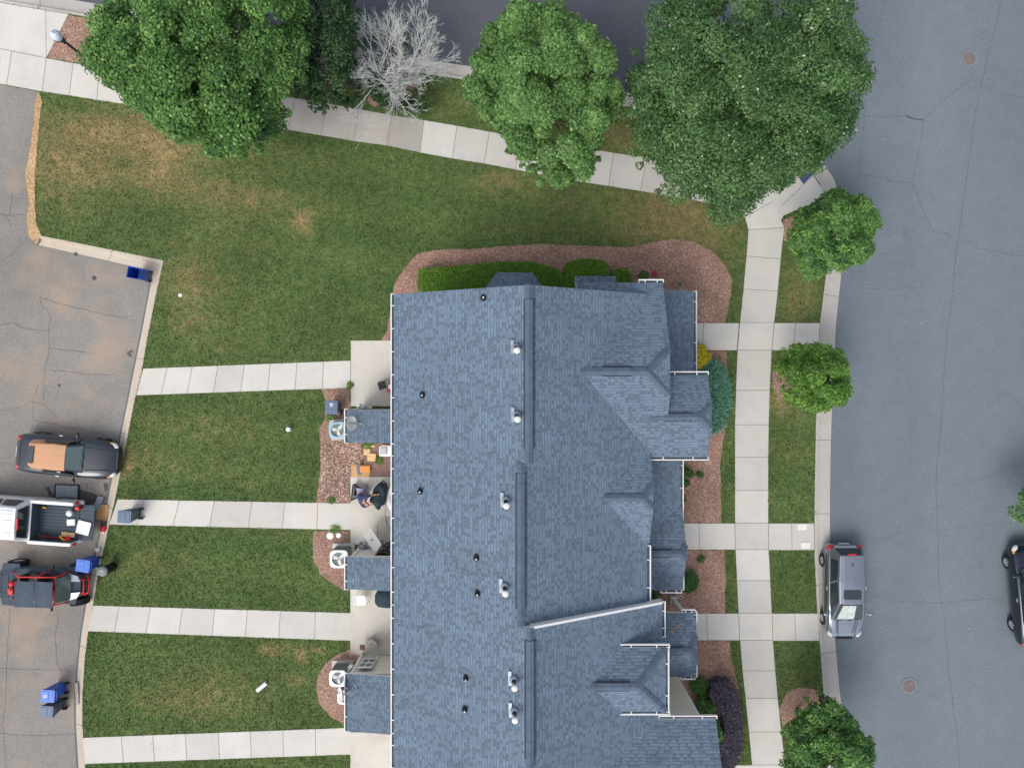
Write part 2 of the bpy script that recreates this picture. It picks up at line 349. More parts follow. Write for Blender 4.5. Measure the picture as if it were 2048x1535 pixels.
# ------------------------------------------------------------------ the ground: block lawn, roads, kerbs, walks, beds
KERB = [((-1100, -190), (-1100, -222)), ((-500, -85), (-500, -117)), ((0, 5), (0, -27)), ((207, 40), (205, 8)), ((500, 90), (503, 59)), ((810, 142), (815, 112)), ((930, 160), (936, 130)), ((1100, 188), (1106, 158)), ((1255, 214), (1262, 184)),
 ((1380, 238), (1390, 208)), ((1500, 268), (1514, 238)), ((1575, 300), (1595, 273)), ((1618, 336), (1645, 318)), ((1640, 368), (1670, 356)), ((1652, 405), (1684, 398)), ((1657, 460), (1689, 460)), ((1654, 530), (1686, 535)),
 ((1640, 645), (1674, 650)), ((1634, 760), (1668, 762)), ((1631, 880), (1664, 880)), ((1629, 1000), (1662, 1000)), ((1629, 1110), (1662, 1110)), ((1633, 1200), (1666, 1198)), ((1639, 1280), (1672, 1277)), ((1647, 1390), (1682, 1387)), ((1662, 1500), (1698, 1496)), ((1690, 1640), (1728, 1634)), ((1760, 1850), (1800, 1842)), ((1900, 2200), (1940, 2190))]
LOTK = [((80, 471), (74, 489)), ((200, 495), (190, 515)), ((327, 521), (304, 541)), ((312, 590), (293, 600)), ((297, 664), (281, 664)), ((283, 745), (265, 742)), ((269, 802), (254, 798)), ((256, 868), (240, 866)), ((244, 930), (228, 926)), ((232, 990), (216, 985)), ((213, 1072), (198, 1068)), ((196, 1152), (180, 1149)), ((186, 1210), (170, 1208)), ((176, 1265), (161, 1262)), ((169, 1325), (154, 1323)), ((165, 1390), (149, 1390)), ((165, 1450), (149, 1450)), ((171, 1535), (154, 1536)), ((185, 1640), (168, 1643)), ((215, 1800), (198, 1804)), ((300, 2200), (280, 2203))]
RAG = [(-1100, -24), (-500, 80), (0, 169), (78, 183), (72, 230), (66, 290), (60, 340), (62, 400), (60, 450), (80, 471)]
block = [k[0] for k in KERB] + [k[0] for k in LOTK[::-1]] + RAG[::-1][1:]
BLK = W(block)
_el = [(250, 300, 190, 90, .36), (120, 330, 90, 120, .26), (480, 400, 120, 60, .3), (330, 330, 60, 50, .3), (605, 448, 22, 18, .75), (260, 250, 90, 40, .2), (1340, 420, 110, 45, .42), (1300, 470, 90, 26, .3), (1430, 480, 60, 80, .25), (1000, 360, 60, 22, .35), (1150, 400, 170, 60, .12), (380, 560, 60, 60, .35), (440, 650, 120, 110, .12), (375, 650, 30, 22, .2),
 (420, 880, 120, 60, .16), (300, 900, 30, 60, .2), (253, 925, 14, 34, .5), (300, 1130, 70, 40, .2), (400, 1390, 130, 60, .3), (560, 1300, 20, 12, .5), (600, 1308, 12, 14, .7), (532, 1297, 14, 12, .6), (640, 1300, 20, 10, .4), (590, 1357, 20, 9, .6), (1210, 260, 70, 50, .35), (1290, 290, 50, 30, .25), (900, 210, 60, 30, .15), (1600, 600, 40, 70, .35), (1560, 790, 24, 40, .4), (1590, 870, 50, 60, .1), (520, 215, 60, 14, .4), (300, 215, 60, 20, .2), (1600, 1360, 40, 40, .14)]
ELL = [(P(a, b).x, P(a, b).y, c * HC / F, d * HC / F, e) for a, b, c, d, e in _el]
def dryness(X, Y):
    X = np.asarray(X, float); Y = np.asarray(Y, float); d = np.full(X.shape, 0.15)
    for a, b, c, e, k in ELL: d = d + 1.0 * k * np.exp(-((X - a) / c) ** 2 - ((Y - b) / e) ** 2)
    # mower stripes, faintly
    return d + 0.085 * np.sin((Y + 0.13 * X) * 2.9) * (0.5 + 0.5 * np.sin(X * .21 + Y * .4))
def cdt(name, poly, z, mats, cell=0.5, attrf=None, wav=0.0, kind='structure', side=0.0):
    pts = [Vector((p[0], p[1])) for p in poly]; n = len(pts); xs = [p.x for p in pts]; ys = [p.y for p in pts]
    gx, gy = np.meshgrid(np.arange(min(xs), max(xs), cell), np.arange(min(ys), max(ys), cell)); gx = gx.ravel(); gy = gy.ravel()
    gx = gx + RNG.uniform(-.2, .2, len(gx)) * cell; gy = gy + RNG.uniform(-.2, .2, len(gy)) * cell
    k = inside(poly, gx, gy); allp = pts + [Vector((a, b)) for a, b in zip(gx[k], gy[k])]
    vs, _, fs, *_r = delaunay_2d_cdt(allp, [], [list(range(n))], 1, 1e-5)
    V = [(p.x, p.y, z + (wav * (noise.noise(Vector((p.x * .35, p.y * .35, 0)))) if wav else 0)) for p in vs]
    mb = MB(); mb.v = V; mb.f = [tuple(f) for f in fs]; mb.mi = [0] * len(fs)
    at = {'dry': list(map(float, dryness([v[0] for v in V], [v[1] for v in V])))} if attrf else None
    o = mb.build(name, mats, attr=at); tag(o, kind=kind); return o
# far ground
g = MB(); g.add([(-500, -500, -.22), (500, -500, -.22), (500, 500, -.22), (-500, 500, -.22)], [(0, 1, 2, 3)])
tag(g.build('ground', 'grass'), kind='structure')
def in_any(polys, X, Y):
    r = np.zeros(len(X), bool)
    for p in polys: r |= inside(p, X, Y)
    return r
def line_strip(mb, pts, wd, z, jag=0.0):
    pts = [Vector((p[0], p[1])) for p in pts]; fine = []
    for a, b in zip(pts, pts[1:]):
        L = (b - a).length; k = max(1, int(L / 0.18)) if jag else 1
        nrm = Vector((-(b - a).y, (b - a).x)).normalized() if L else Vector((0, 0))
        for i in range(k): fine.append(a.lerp(b, i / k) + nrm * (random.uniform(-jag, jag) if i else 0))
    fine.append(pts[-1]); vs = []
    for i, p in enumerate(fine):
        d = fine[min(i + 1, len(fine) - 1)] - fine[max(i - 1, 0)]; d.normalize(); nn = Vector((-d.y, d.x)); ww = wd * (random.uniform(.5, 1.2) if jag else 1) / 2
        vs += [(p.x + nn.x * ww, p.y + nn.y * ww, z), (p.x - nn.x * ww, p.y - nn.y * ww, z)]
    mb.add(vs, [(2 * i, 2 * i + 1, 2 * i + 3, 2 * i + 2) for i in range(len(fine) - 1)])
# roads (cracks and seams live in the same mesh)
ZR = -0.13
rd = MB(); rd.add(W([(-1500, -1100), (3200, -1100), (3200, 2500), (-1500, 2500)], ZR), [(3, 2, 1, 0)])
rd.mat(1)
CR = [([(2003, 0), (1990, 60), (1981, 92), (1975, 120), (1962, 170), (1950, 230), (1937, 330), (1927, 400), (1920, 450), (1911, 520), (1904, 600), (1893, 670), (1888, 760), (1881, 860), (1872, 960), (1874, 1030), (1878, 1160), (1890, 1250), (1897, 1330), (1908, 1430), (1915, 1480), (1920, 1540)], .03), ([(1962, 170), (1944, 158), (1941, 140)], .025), ([(1941, 160), (1910, 183), (1880, 208), (1858, 230), (1846, 240), (1845, 255), (1840, 290), (1832, 330), (1824, 365), (1850, 430), (1868, 462), (1890, 466), (1911, 478)], .03),
 ([(1846, 240), (1830, 238), (1812, 232), (1770, 234), (1726, 230)], .028), ([(1962, 170), (1990, 182), (2020, 190), (2060, 197)], .025), ([(1710, 347), (1760, 355), (1800, 364), (1824, 366), (1830, 378)], .028), ([(1695, 362), (1712, 360), (1722, 350), (1735, 352)], .025), ([(1911, 482), (1945, 487), (1960, 498), (2000, 505), (2060, 515)], .025), ([(1837, 442), (1825, 465), (1815, 485), (1800, 495), (1780, 505), (1768, 508)], .02), ([(1768, 0), (1757, 50), (1748, 90), (1733, 190), (1722, 300), (1718, 350)], .02), ([(1990, 54), (1964, 66), (1947, 80), (1944, 100)], .02), ([(1981, 92), (1968, 102), (1960, 108)], .02), ([(1720, 575), (1752, 578), (1800, 576), (1850, 576)], .018), ([(1900, 970), (1950, 960), (1990, 948), (2010, 928), (2048, 932)], .018), ([(1740, 1082), (1790, 1072), (1830, 1052), (1880, 1060), (1950, 1050), (2020, 1048)], .015), ([(1740, 1190), (1790, 1202), (1850, 1204), (1890, 1206), (1960, 1198), (2020, 1196)], .018), ([(1845, 1380), (1880, 1396), (1930, 1396)], .02), ([(1680, 1333), (1720, 1330)], .02)]
for pts, wd in CR: line_strip(rd, W(pts, ZR), wd * 0.62, ZR + .004, .03)
line_strip(rd, W([(1812, 232), (1828, 238), (1846, 240)], ZR), .075, ZR + .008, .01)
tag(rd.build('road', ['road_asphalt', 'crack']), kind='structure')
sr = MB(); sr.add(W([(-1500, -1000), (1300, -500), (1480, 300), (1000, 250), (-1500, -150)], ZR + .008), [(4, 3, 2, 1, 0)]); sr.mat(1)
for pts in ([(860, -40), (930, 0), (980, 15), (1040, 20)], [(1150, 46), (1200, 52), (1240, 62), (1290, 70)], [(1140, 10), (1200, 30), (1300, 26)]): line_strip(sr, W(pts, ZR), .025, ZR + .012, .03)
tag(sr.build('side_road', ['dark_asphalt', 'crack']), kind='structure')
lotp = [(-1500, 10)] + RAG[1:3] + RAG[3:] + [k[1] for k in LOTK] + [(-1500, 2300)]
lt = MB(); lp = W(lotp, ZR); ear = MB()
vs, _, fs, *_r = delaunay_2d_cdt([Vector((p.x, p.y)) for p in lp], [], [list(range(len(lp)))], 1, 1e-5)
lt.v = [(p.x, p.y, ZR + .012) for p in vs]; lt.f = [tuple(f) for f in fs]; lt.mi = [0] * len(fs); lt.mat(1)
LCR = [[(0, 522), (20, 512), (40, 492), (55, 477)], [(0, 650), (25, 645), (45, 655), (70, 660), (98, 661), (102, 640), (95, 620), (84, 612), (82, 590)], [(98, 661), (100, 690), (96, 715), (90, 733), (88, 800)], [(0, 820), (40, 815), (66, 800), (78, 770)], [(66, 802), (90, 810), (105, 825), (116, 835)], [(66, 802), (66, 850), (60, 870)], [(85, 597), (130, 610), (180, 622), (230, 632), (270, 640)], [(100, 695), (140, 700), (190, 708)], [(100, 740), (150, 745), (225, 750)], [(70, 840), (120, 850), (170, 860), (210, 870)], [(20, 1215), (18, 1260), (14, 1330), (12, 1400), (6, 1440), (14, 1540)], [(118, 1230), (110, 1270), (114, 1310), (116, 1330), (125, 1345)], [(0, 1335), (60, 1338), (140, 1339)], [(0, 430), (50, 431)], [(0, 425), (18, 440), (22, 455)], [(25, 385), (20, 430)], [(120, 770), (116, 790), (110, 800)], [(40, 1100), (36, 1130)], [(145, 1098), (148, 1110)], [(0, 925), (40, 930), (70, 935), (150, 945)], [(176, 965), (172, 975)], [(0, 1465), (80, 1470), (150, 1466)]]
for pts in LCR: line_strip(lt, W(pts, ZR), .017, ZR + .017, .035)
lt.mat(2)
for px, py, r_ in ((189, 556, 5), (258, 706, 3.5), (261, 711, 3), (152, 508, 4), (263, 702, 3), (119, 770, 3)):
    lt.cyl(P(px, py, ZR + .0), r_ * .0232, .018, 9)
wet = W([(92, 975), (98, 972), (104, 985), (112, 988), (130, 982), (140, 975), (155, 974), (165, 980), (185, 985), (212, 995), (203, 1003), (190, 1005), (172, 1012), (140, 1012), (120, 1003), (108, 998), (98, 990)], ZR)
lt.add([(p.x, p.y, ZR + .016) for p in wet], [tuple(range(len(wet) - 1, -1, -1))]); wp2 = W([(207, 966), (216, 965), (217, 980), (210, 983)], ZR)
lt.add([(p.x, p.y, ZR + .016) for p in wp2], [(3, 2, 1, 0)])
tag(lt.build('parking_lot', ['lot_asphalt', 'crack', 'tar']), kind='structure')
# kerbs
def kerb(name, pairs, mat, joint_every, step=.18):
    prof = [(0.0, 0.012), (step, 0.012), (step + .06, -0.105), (1.0, -0.118), (1.0, -.3)]
    mb = MB(); pr = []
    for i, (a, b) in enumerate(pairs[:-1]):
        a2, b2 = pairs[i + 1]; A, B, A2, B2 = P(*a), P(*b), P(*a2), P(*b2); k = max(1, int((A2 - A).length / 0.6))
        for t in range(k): pr.append((A.lerp(A2, t / k), B.lerp(B2, t / k)))
    pr.append((P(*pairs[-1][0]), P(*pairs[-1][1]))); vs = []; n = len(prof); sl_ = []
    s0 = random.random()
    for i, (A, B) in enumerate(pr):
        if i % joint_every == 0: s0 = random.random()
        for t, z in prof: q = A.lerp(B, t); vs.append((q.x, q.y, z)); sl_.append(s0 * .7)
    mb.add(vs, [(i * n + j, i * n + j + 1, (i + 1) * n + j + 1, (i + 1) * n + j) for i in range(len(pr) - 1) for j in range(n - 1)])
    mb.mat(1)
    for i in range(joint_every, len(pr) - 1, joint_every):
        A, B = pr[i]; d = (pr[i + 1][0] - A).normalized() * .012
        for (t0, z0), (t1, z1) in zip(prof[:3], prof[1:4]):
            q0, q1 = A.lerp(B, t0), A.lerp(B, t1); zz = .005
            mb.add([(q0.x - d.x, q0.y - d.y, z0 + zz), (q1.x - d.x, q1.y - d.y, z1 + zz), (q1.x + d.x, q1.y + d.y, z1 + zz), (q0.x + d.x, q0.y + d.y, z0 + zz)], [(0, 1, 2, 3)])
    o = mb.build(name, [mat, 'joint'], attr={'slab': sl_ + [0.5] * (len(mb.v) - len(sl_))}); return tag(o, kind='structure')
kerb('street_kerb', KERB, 'kerb_concrete', 5); kerb('parking_kerb', LOTK, 'lot_kerb_concrete', 5, .3)
# lawn
cdt('lawn', BLK, 0.0, ['grass'], 0.42, True, 0.0)
# verges beyond the frame
for nm, pts in (('verge', [(2130, -900), (3200, -900), (3200, 2500), (2160, 2500)]), ('verge', [(-1500, -900), (1500, -600), (1500, -330), (900, -330), (-1500, -600)])):
    q = W(pts); v_ = MB(); v_.prism([(p.x, p.y) for p in q], -.2, 0.0); tag(v_.build(nm, 'grass'), kind='structure')

HARD = []                                                         # hard or planted areas where no lawn grass grows
def walk(name, L, Rr, joints=None, mat='walk_concrete', z=0.022, jw=.022, darks=None, t0=0, n=0):
    """strip between edge polylines L and Rr (px pairs with equal count); joints every slab"""
    mb = MB(); A = W(L); B = W(Rr); sl_ = []
    def along(poly, t):
        k = min(int(t), len(poly) - 2); return poly[k].lerp(poly[k + 1], t - k)
    if joints is None:
        tt = list(range(len(A)))
    else: tt = joints
    mats_ = [mat, 'joint', 'weathered_concrete']
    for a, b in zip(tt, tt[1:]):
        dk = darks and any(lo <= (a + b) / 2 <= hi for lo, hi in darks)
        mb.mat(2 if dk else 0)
        sub = [a] + [k for k in range(math.ceil(a + 1e-6), math.ceil(b - 1e-6))] + [b]
        pts = [along(A, s_) for s_ in sub] + [along(B, s_) for s_ in sub[::-1]]; m_ = len(pts); b0 = len(mb.v); r_ = random.random()
        mb.add([(p.x, p.y, z) for p in pts] + [(p.x, p.y, -.1) for p in pts], [])
        up = list(range(b0, b0 + m_))
        ar = sum(pts[i].x * pts[(i + 1) % m_].y - pts[(i + 1) % m_].x * pts[i].y for i in range(m_))
        mb.f.append(tuple(up if ar > 0 else up[::-1])); mb.mi.append(mb.cur)
        for i in range(m_): mb.f.append((b0 + i, b0 + m_ + i, b0 + m_ + (i + 1) % m_, b0 + (i + 1) % m_)); mb.mi.append(mb.cur)
        sl_ += [r_] * (2 * m_)
        if b != tt[-1]:
            mb.mat(1); line_strip(mb, [along(A, b), along(B, b)], jw, z + .004); sl_ += [.5] * (len(mb.v) - len(sl_))
    HARD.append([(p.x, p.y) for p in A + B[::-1]])
    return tag(mb.build(name, mats_, attr={'slab': sl_}), kind='structure')
# north pavement along the side road, curving round the corner to run south
NU = [(-1100, -92), (-500, 10), (0, 98), (24, 103), (93, 117), (147, 127), (200, 135), (262, 145), (330, 156), (395, 166), (460, 177), (525, 188), (590, 197), (652, 207), (718, 219), (784, 231), (848, 241), (914, 252), (979, 264), (1040, 275), (1100, 285), (1165, 296), (1227, 306), (1293, 316), (1360, 330), (1430, 348), (1507, 367), (1545, 403), (1568, 455), (1561, 518), (1555, 582), (1548, 645), (1543, 700), (1539, 780), (1537, 849), (1536, 914), (1536, 980), (1536, 1045), (1537, 1098), (1540, 1160), (1543, 1225), (1545, 1279), (1550, 1340), (1555, 1395), (1562, 1462), (1570, 1528), (1582, 1600), (1600, 1680), (1640, 1800), (1760, 2150)]
NL = [(-1100, -24), (-500, 80), (0, 168), (14, 170), (85, 183), (139, 191), (194, 200), (254, 209), (320, 220), (385, 231), (450, 241), (512, 251), (578, 260), (643, 271), (708, 282), (773, 291), (840, 305), (905, 317), (968, 327), (1031, 339), (1092, 351), (1153, 362), (1217, 372), (1281, 382), (1347, 393), (1409, 404), (1462, 417), (1490, 434), (1497, 460), (1493, 512), (1487, 578), (1480, 645), (1475, 700), (1472, 780), (1470, 849), (1470, 914), (1470, 980), (1470, 1045), (1471, 1098), (1474, 1160), (1477, 1225), (1480, 1279), (1485, 1340), (1491, 1395), (1498, 1462), (1504, 1528), (1514, 1600), (1530, 1680), (1570, 1800), (1690, 2150)]
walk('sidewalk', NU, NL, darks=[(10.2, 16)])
# apron top left
def flat(name, pts, mat, z=.02, sl=0.6, extra=None, hard=True, kind='structure'):
    q = W(pts); mb = MB(); mb.prism([(p.x, p.y) for p in (q if True else 0)], -.1, z)
    ar = sum(q[i].x * q[(i + 1) % len(q)].y - q[(i + 1) % len(q)].x * q[i].y for i in range(len(q)))
    if ar < 0: mb.f = [f[::-1] for f in mb.f]
    mb.mat(1)
    for e in (extra or []): line_strip(mb, W(e), .022, z + .004)
    if hard: HARD.append([(p.x, p.y) for p in q])
    return tag(mb.build(name, [mat, 'joint'], attr={'slab': [sl] * len(mb.v)}), kind=kind)
flat('sidewalk_apron', [(-700, -115), (0, 6), (137, 29), (93, 116), (0, 97), (-700, -22)], 'walk_concrete', .018, .8, [[(92, 22), (93, 116)]])
flat('kerb_ramp', [(1509, 366), (1575, 318), (1612, 330), (1640, 372), (1650, 396), (1567, 431), (1562, 440), (1540, 404), (1520, 380)], 'walk_concrete', .018, .7, [[(1560, 415), (1607, 369), (1628, 350)], [(1523, 376), (1560, 345)], [(1607, 369), (1588, 340)]])
pad = MB(); q = W([(1607, 368), (1586, 341), (1608, 322), (1630, 345)]); pad.prism([(p.x, p.y) for p in q[::-1]], 0, .03)
tag(pad.build('tactile_pad', 'pad_dots'), 'dark blue-grey square of raised dots set in the corner ramp', 'tactile pad')
def quadwalk(name, L, Rr, xs, horizontal=True, **k):
    (a0, a1), (b0, b1) = L, Rr; js = [0.0] + [(x - a0[0]) / (a1[0] - a0[0]) for x in xs] + [1.0]
    return walk(name, [a0, a1], [b0, b1], js, **k)
quadwalk('rear_path', ((287, 737), (701, 721)), ((273, 790), (701, 775)), [335, 385, 436, 489, 541, 594, 647])
quadwalk('rear_path', ((236, 998), (701, 1006)), ((219, 1048), (701, 1059)), [289, 359, 429, 504, 570, 636])
quadwalk('rear_path', ((187, 1210), (701, 1225)), ((176, 1261), (701, 1280)), [239, 301, 365, 430, 495, 561, 631])
quadwalk('rear_path', ((166, 1474), (701, 1454)), ((171, 1526), (701, 1507)), [243, 306, 371, 437, 501, 566, 631])
quadwalk('front_path', ((1340, 646), (1478, 646)), ((1340, 700), (1473, 700)), [1407])
quadwalk('front_path', ((1549, 646), (1639, 646)), ((1544, 700), (1636, 700)), [1591])
quadwalk('front_path', ((1330, 1046), (1469, 1046)), ((1330, 1098), (1470, 1098)), [1398])
quadwalk('front_path', ((1537, 1046), (1628, 1046)), ((1538, 1099), (1628, 1099)), [1583])
quadwalk('front_path', ((1310, 1226), (1476, 1226)), ((1310, 1279), (1479, 1279)), [1349, 1413])
quadwalk('front_path', ((1544, 1226), (1635, 1226)), ((1546, 1280), (1638, 1280)), [1589])
quadwalk('front_path', ((1400, 1529), (1504, 1529)), ((1400, 1583), (1512, 1583)), [1444])
quadwalk('front_path', ((1571, 1529), (1665, 1529)), ((1580, 1583), (1678, 1583)), [1618])
walk('patio', [(702, 681), (860, 681)], [(702, 812), (860, 812)], [0, 1], 'patio_concrete')
walk('patio', [(701, 953), (860, 953)], [(701, 1088), (860, 1088)], [0, 1], 'patio_concrete')
walk('patio', [(701, 1176), (860, 1176)], [(701, 1308), (860, 1308)], [0, 1], 'patio_concrete')
walk('patio', [(701, 1463), (860, 1463)], [(701, 1595), (860, 1595)], [0, 1], 'patio_concrete')
def bed(name, pts, mat='mulch', z=.012):
    q = W(pts); poly = [(p.x, p.y) for p in q]
    # wavy edge
    fine = []
    for i in range(len(q)):
        a, b = q[i], q[(i + 1) % len(q)]; L = (b - a).length; k = max(1, int(L / .22)); nrm = Vector((-(b - a).y, (b - a).x, 0)).normalized() if L else Vector()
        for t in range(k): fine.append(a.lerp(b, t / k) + nrm * (random.uniform(-.03, .03) if t else 0))
    HARD.append([(p.x, p.y) for p in fine]); BEDS.append(([(p.x, p.y) for p in fine], mat))
    return cdt(name, [(p.x, p.y) for p in fine], z, [mat], .5, None, .0)
BEDS = []
bed('mulch_bed', [(770, 690), (762, 681), (775, 660), (781, 610), (790, 565), (815, 530), (835, 508), (870, 500), (960, 497), (1010, 492), (1080, 488), (1180, 492), (1260, 494), (1300, 485), (1345, 477), (1390, 484), (1425, 503), (1450, 530), (1465, 562), (1462, 590), (1456, 615), (1449, 645), (1340, 645), (1300, 700), (1000, 700)])
bed('mulch_bed', [(641, 776), (700, 776), (700, 953), (700, 1005), (632, 1005), (640, 950), (641, 900), (638, 860), (650, 838), (652, 800)])
bed('shell_bed', [(642, 884), (700, 878), (735, 885), (735, 905), (700, 960), (698, 1003), (645, 1003), (638, 985), (643, 940), (640, 905)], 'debris', .018)
bed('mulch_bed', [(628, 1061), (700, 1061), (700, 1180), (860, 1110), (860, 1176), (700, 1186), (668, 1168), (640, 1147), (626, 1115), (625, 1080)][:3] + [(695, 1182), (668, 1168), (640, 1147), (626, 1115), (625, 1080)])
bed('mulch_bed', [(700, 1297), (720, 1309), (860, 1309), (860, 1455), (691, 1450), (660, 1432), (640, 1408), (632, 1380), (636, 1350), (650, 1327), (672, 1310)])
bed('mulch_bed', [(1340, 701), (1452, 701), (1454, 760), (1456, 800), (1452, 850), (1444, 900), (1440, 940), (1441, 990), (1443, 1045), (1330, 1045), (1330, 800)])
bed('mulch_bed', [(1330, 1099), (1449, 1099), (1452, 1150), (1450, 1195), (1451, 1225), (1310, 1225), (1310, 1150)])
bed('mulch_bed', [(1330, 1280), (1459, 1280), (1464, 1320), (1474, 1360), (1480, 1400), (1482, 1450), (1478, 1500), (1474, 1528), (1400, 1528), (1330, 1400)])
bed('mulch_bed', [(1557, 1420), (1570, 1388), (1595, 1374), (1625, 1376), (1648, 1388), (1655, 1430), (1650, 1480), (1600, 1500), (1570, 1470)])
bed('mulch_bed', [(1566, 440), (1580, 434), (1602, 428), (1625, 440), (1620, 480), (1590, 500), (1567, 480)])
bed('mulch_bed', [(1545, 745), (1556, 735), (1600, 730), (1610, 760), (1590, 790), (1560, 795), (1545, 775)])
bed('mulch_bed', [(137, 30), (206, 42), (262, 52), (262, 144), (200, 134), (94, 116)])
bed('mulch_bed', [(735, 205), (740, 180), (760, 172), (780, 178), (790, 200), (795, 213), (770, 218), (745, 212)])
bed('mulch_bed', [(803, 142), (828, 146), (835, 165), (825, 185), (808, 188), (800, 165)])
bed('straw_edge', [(78, 184), (84, 200), (78, 260), (72, 330), (70, 400), (72, 440), (82, 470), (74, 490), (58, 474), (54, 440), (58, 400), (50, 350), (60, 300), (68, 240), (70, 200)], 'straw', .014)
pv = MB(); q = W([(728, 886), (860, 886), (860, 952), (728, 952)]); pv.prism([(p.x, p.y) for p in q[::-1]], -.1, .02); HARD.append([(p.x, p.y) for p in q])
tag(pv.build('paver_path', 'brick'), kind='structure')
HARD.append([(-4.3, 3.3), (7.2, 3.3), (7.2, -20), (-4.3, -20)])
# grass blades (one object) on the lawn
def scatter(poly, n, excl, pad=0):
    xs = [p[0] for p in poly]; ys = [p[1] for p in poly]
    X = RNG.uniform(max(min(xs), -27), min(max(xs), 27), n); Y = RNG.uniform(max(min(ys), -21), min(max(ys), 21), n)
    k = inside(poly, X, Y) & ~in_any(excl, X, Y); return X[k], Y[k]
def tufts(name, X, Y, mat, hmin, hmax, wd, lean=.06, attr_dry=True, z=0.0):
    n = len(X); a = RNG.uniform(0, 6.28, n); h = RNG.uniform(hmin, hmax, n); la = RNG.uniform(0, 6.28, n); ll = RNG.uniform(.3, 1, n) * lean
    ww = wd * RNG.uniform(.6, 1.2, n); V = np.zeros((n, 3, 3))
    V[:, 0] = np.c_[X - np.cos(a) * ww, Y - np.sin(a) * ww, np.full(n, z)]; V[:, 1] = np.c_[X + np.cos(a) * ww, Y + np.sin(a) * ww, np.full(n, z)]
    V[:, 2] = np.c_[X + np.cos(la) * ll, Y + np.sin(la) * ll, z + h]
    at = {'tint': np.repeat(RNG.random(n), 3)}
    if attr_dry: at['dry'] = np.repeat(dryness(X, Y), 3)
    return qmesh(name, V.reshape(-1, 3), np.arange(3 * n).reshape(n, 3), [mat], None, at)
gx, gy = scatter([(p.x, p.y) for p in BLK], 620000, HARD)
tag(tufts('grass', gx + RNG.normal(0, .022, len(gx)), gy + RNG.normal(0, .022, len(gy)), 'grass_blade', .03, .08, .024), 'short mown grass of the lawns, green with straw coloured dry patches', 'grass', kind='stuff')
# bark chips lying on the beds (one object)
cx_, cy_, wh_ = [], [], []
for poly, mt in BEDS:
    if mt == 'straw': continue
    ar = abs(sum(poly[i][0] * poly[(i + 1) % len(poly)][1] - poly[(i + 1) % len(poly)][0] * poly[i][1] for i in range(len(poly)))) / 2
    xs = [p[0] for p in poly]; ys = [p[1] for p in poly]; bb = (max(xs) - min(xs)) * (max(ys) - min(ys)); n = int(bb * (150 if mt == 'debris' else 90))
    X = RNG.uniform(min(xs), max(xs), n); Y = RNG.uniform(min(ys), max(ys), n); k = inside(poly, X, Y); cx_.append(X[k]); cy_.append(Y[k]); wh_.append(np.full(k.sum(), .10 if mt == 'debris' else .006))
X = np.concatenate(cx_); Y = np.concatenate(cy_); WH = np.concatenate(wh_); n = len(X); a = RNG.uniform(0, 6.28, n); l_ = RNG.uniform(.012, .028, n); ww = RNG.uniform(.004, .010, n); z_ = RNG.uniform(.02, .045, n)
ca, sa = np.cos(a), np.sin(a); tz = RNG.uniform(-.012, .012, n)
V = np.stack([np.c_[X + ca * l_ - sa * ww, Y + sa * l_ + ca * ww, z_ + tz], np.c_[X - ca * l_ - sa * ww, Y - sa * l_ + ca * ww, z_ - tz], np.c_[X - ca * l_ + sa * ww, Y - sa * l_ - ca * ww, z_ - tz], np.c_[X + ca * l_ + sa * ww, Y + sa * l_ - ca * ww, z_ + tz]], 1).reshape(-1, 3)
tag(qmesh('bark_chips', V, np.arange(4 * n).reshape(n, 4), ['chip'], None, {'tint': np.repeat(np.where(RNG.random(n) < WH, 1.0, .9 * RNG.random(n) ** 1.4), 4)}), 'loose reddish bark chips covering the planting beds', 'mulch', kind='stuff')
# fallen leaves and litter specks on lawn, walks and road
n = 420; X = RNG.uniform(-24, 24, n); Y = RNG.uniform(-18, 18, n); Zf = np.where(inside([(p.x, p.y) for p in BLK], X, Y), .065, ZR + .02); A_ = RNG.uniform(0, 6.28, n); r_ = RNG.uniform(.012, .032, n)
V = np.stack([np.c_[X + np.cos(A_ + k * 1.57) * r_ * (1 if k % 2 else .5), Y + np.sin(A_ + k * 1.57) * r_ * (1 if k % 2 else .5), Zf + .006 * k] for k in range(4)], 1).reshape(-1, 3)
leafmat('litter_leaf', [(0, lin(92, 76, 56)), (0.6, lin(170, 150, 110)), (1, lin(230, 226, 210))], 0.8, 0.0, 0.1)
tag(qmesh('leaf_litter', V, np.arange(4 * n).reshape(n, 4), ['litter_leaf'], None, {'tint': np.repeat(RNG.random(n), 4)}), 'tiny fallen leaves and bits scattered over the lawns and asphalt', 'leaf litter', kind='stuff')
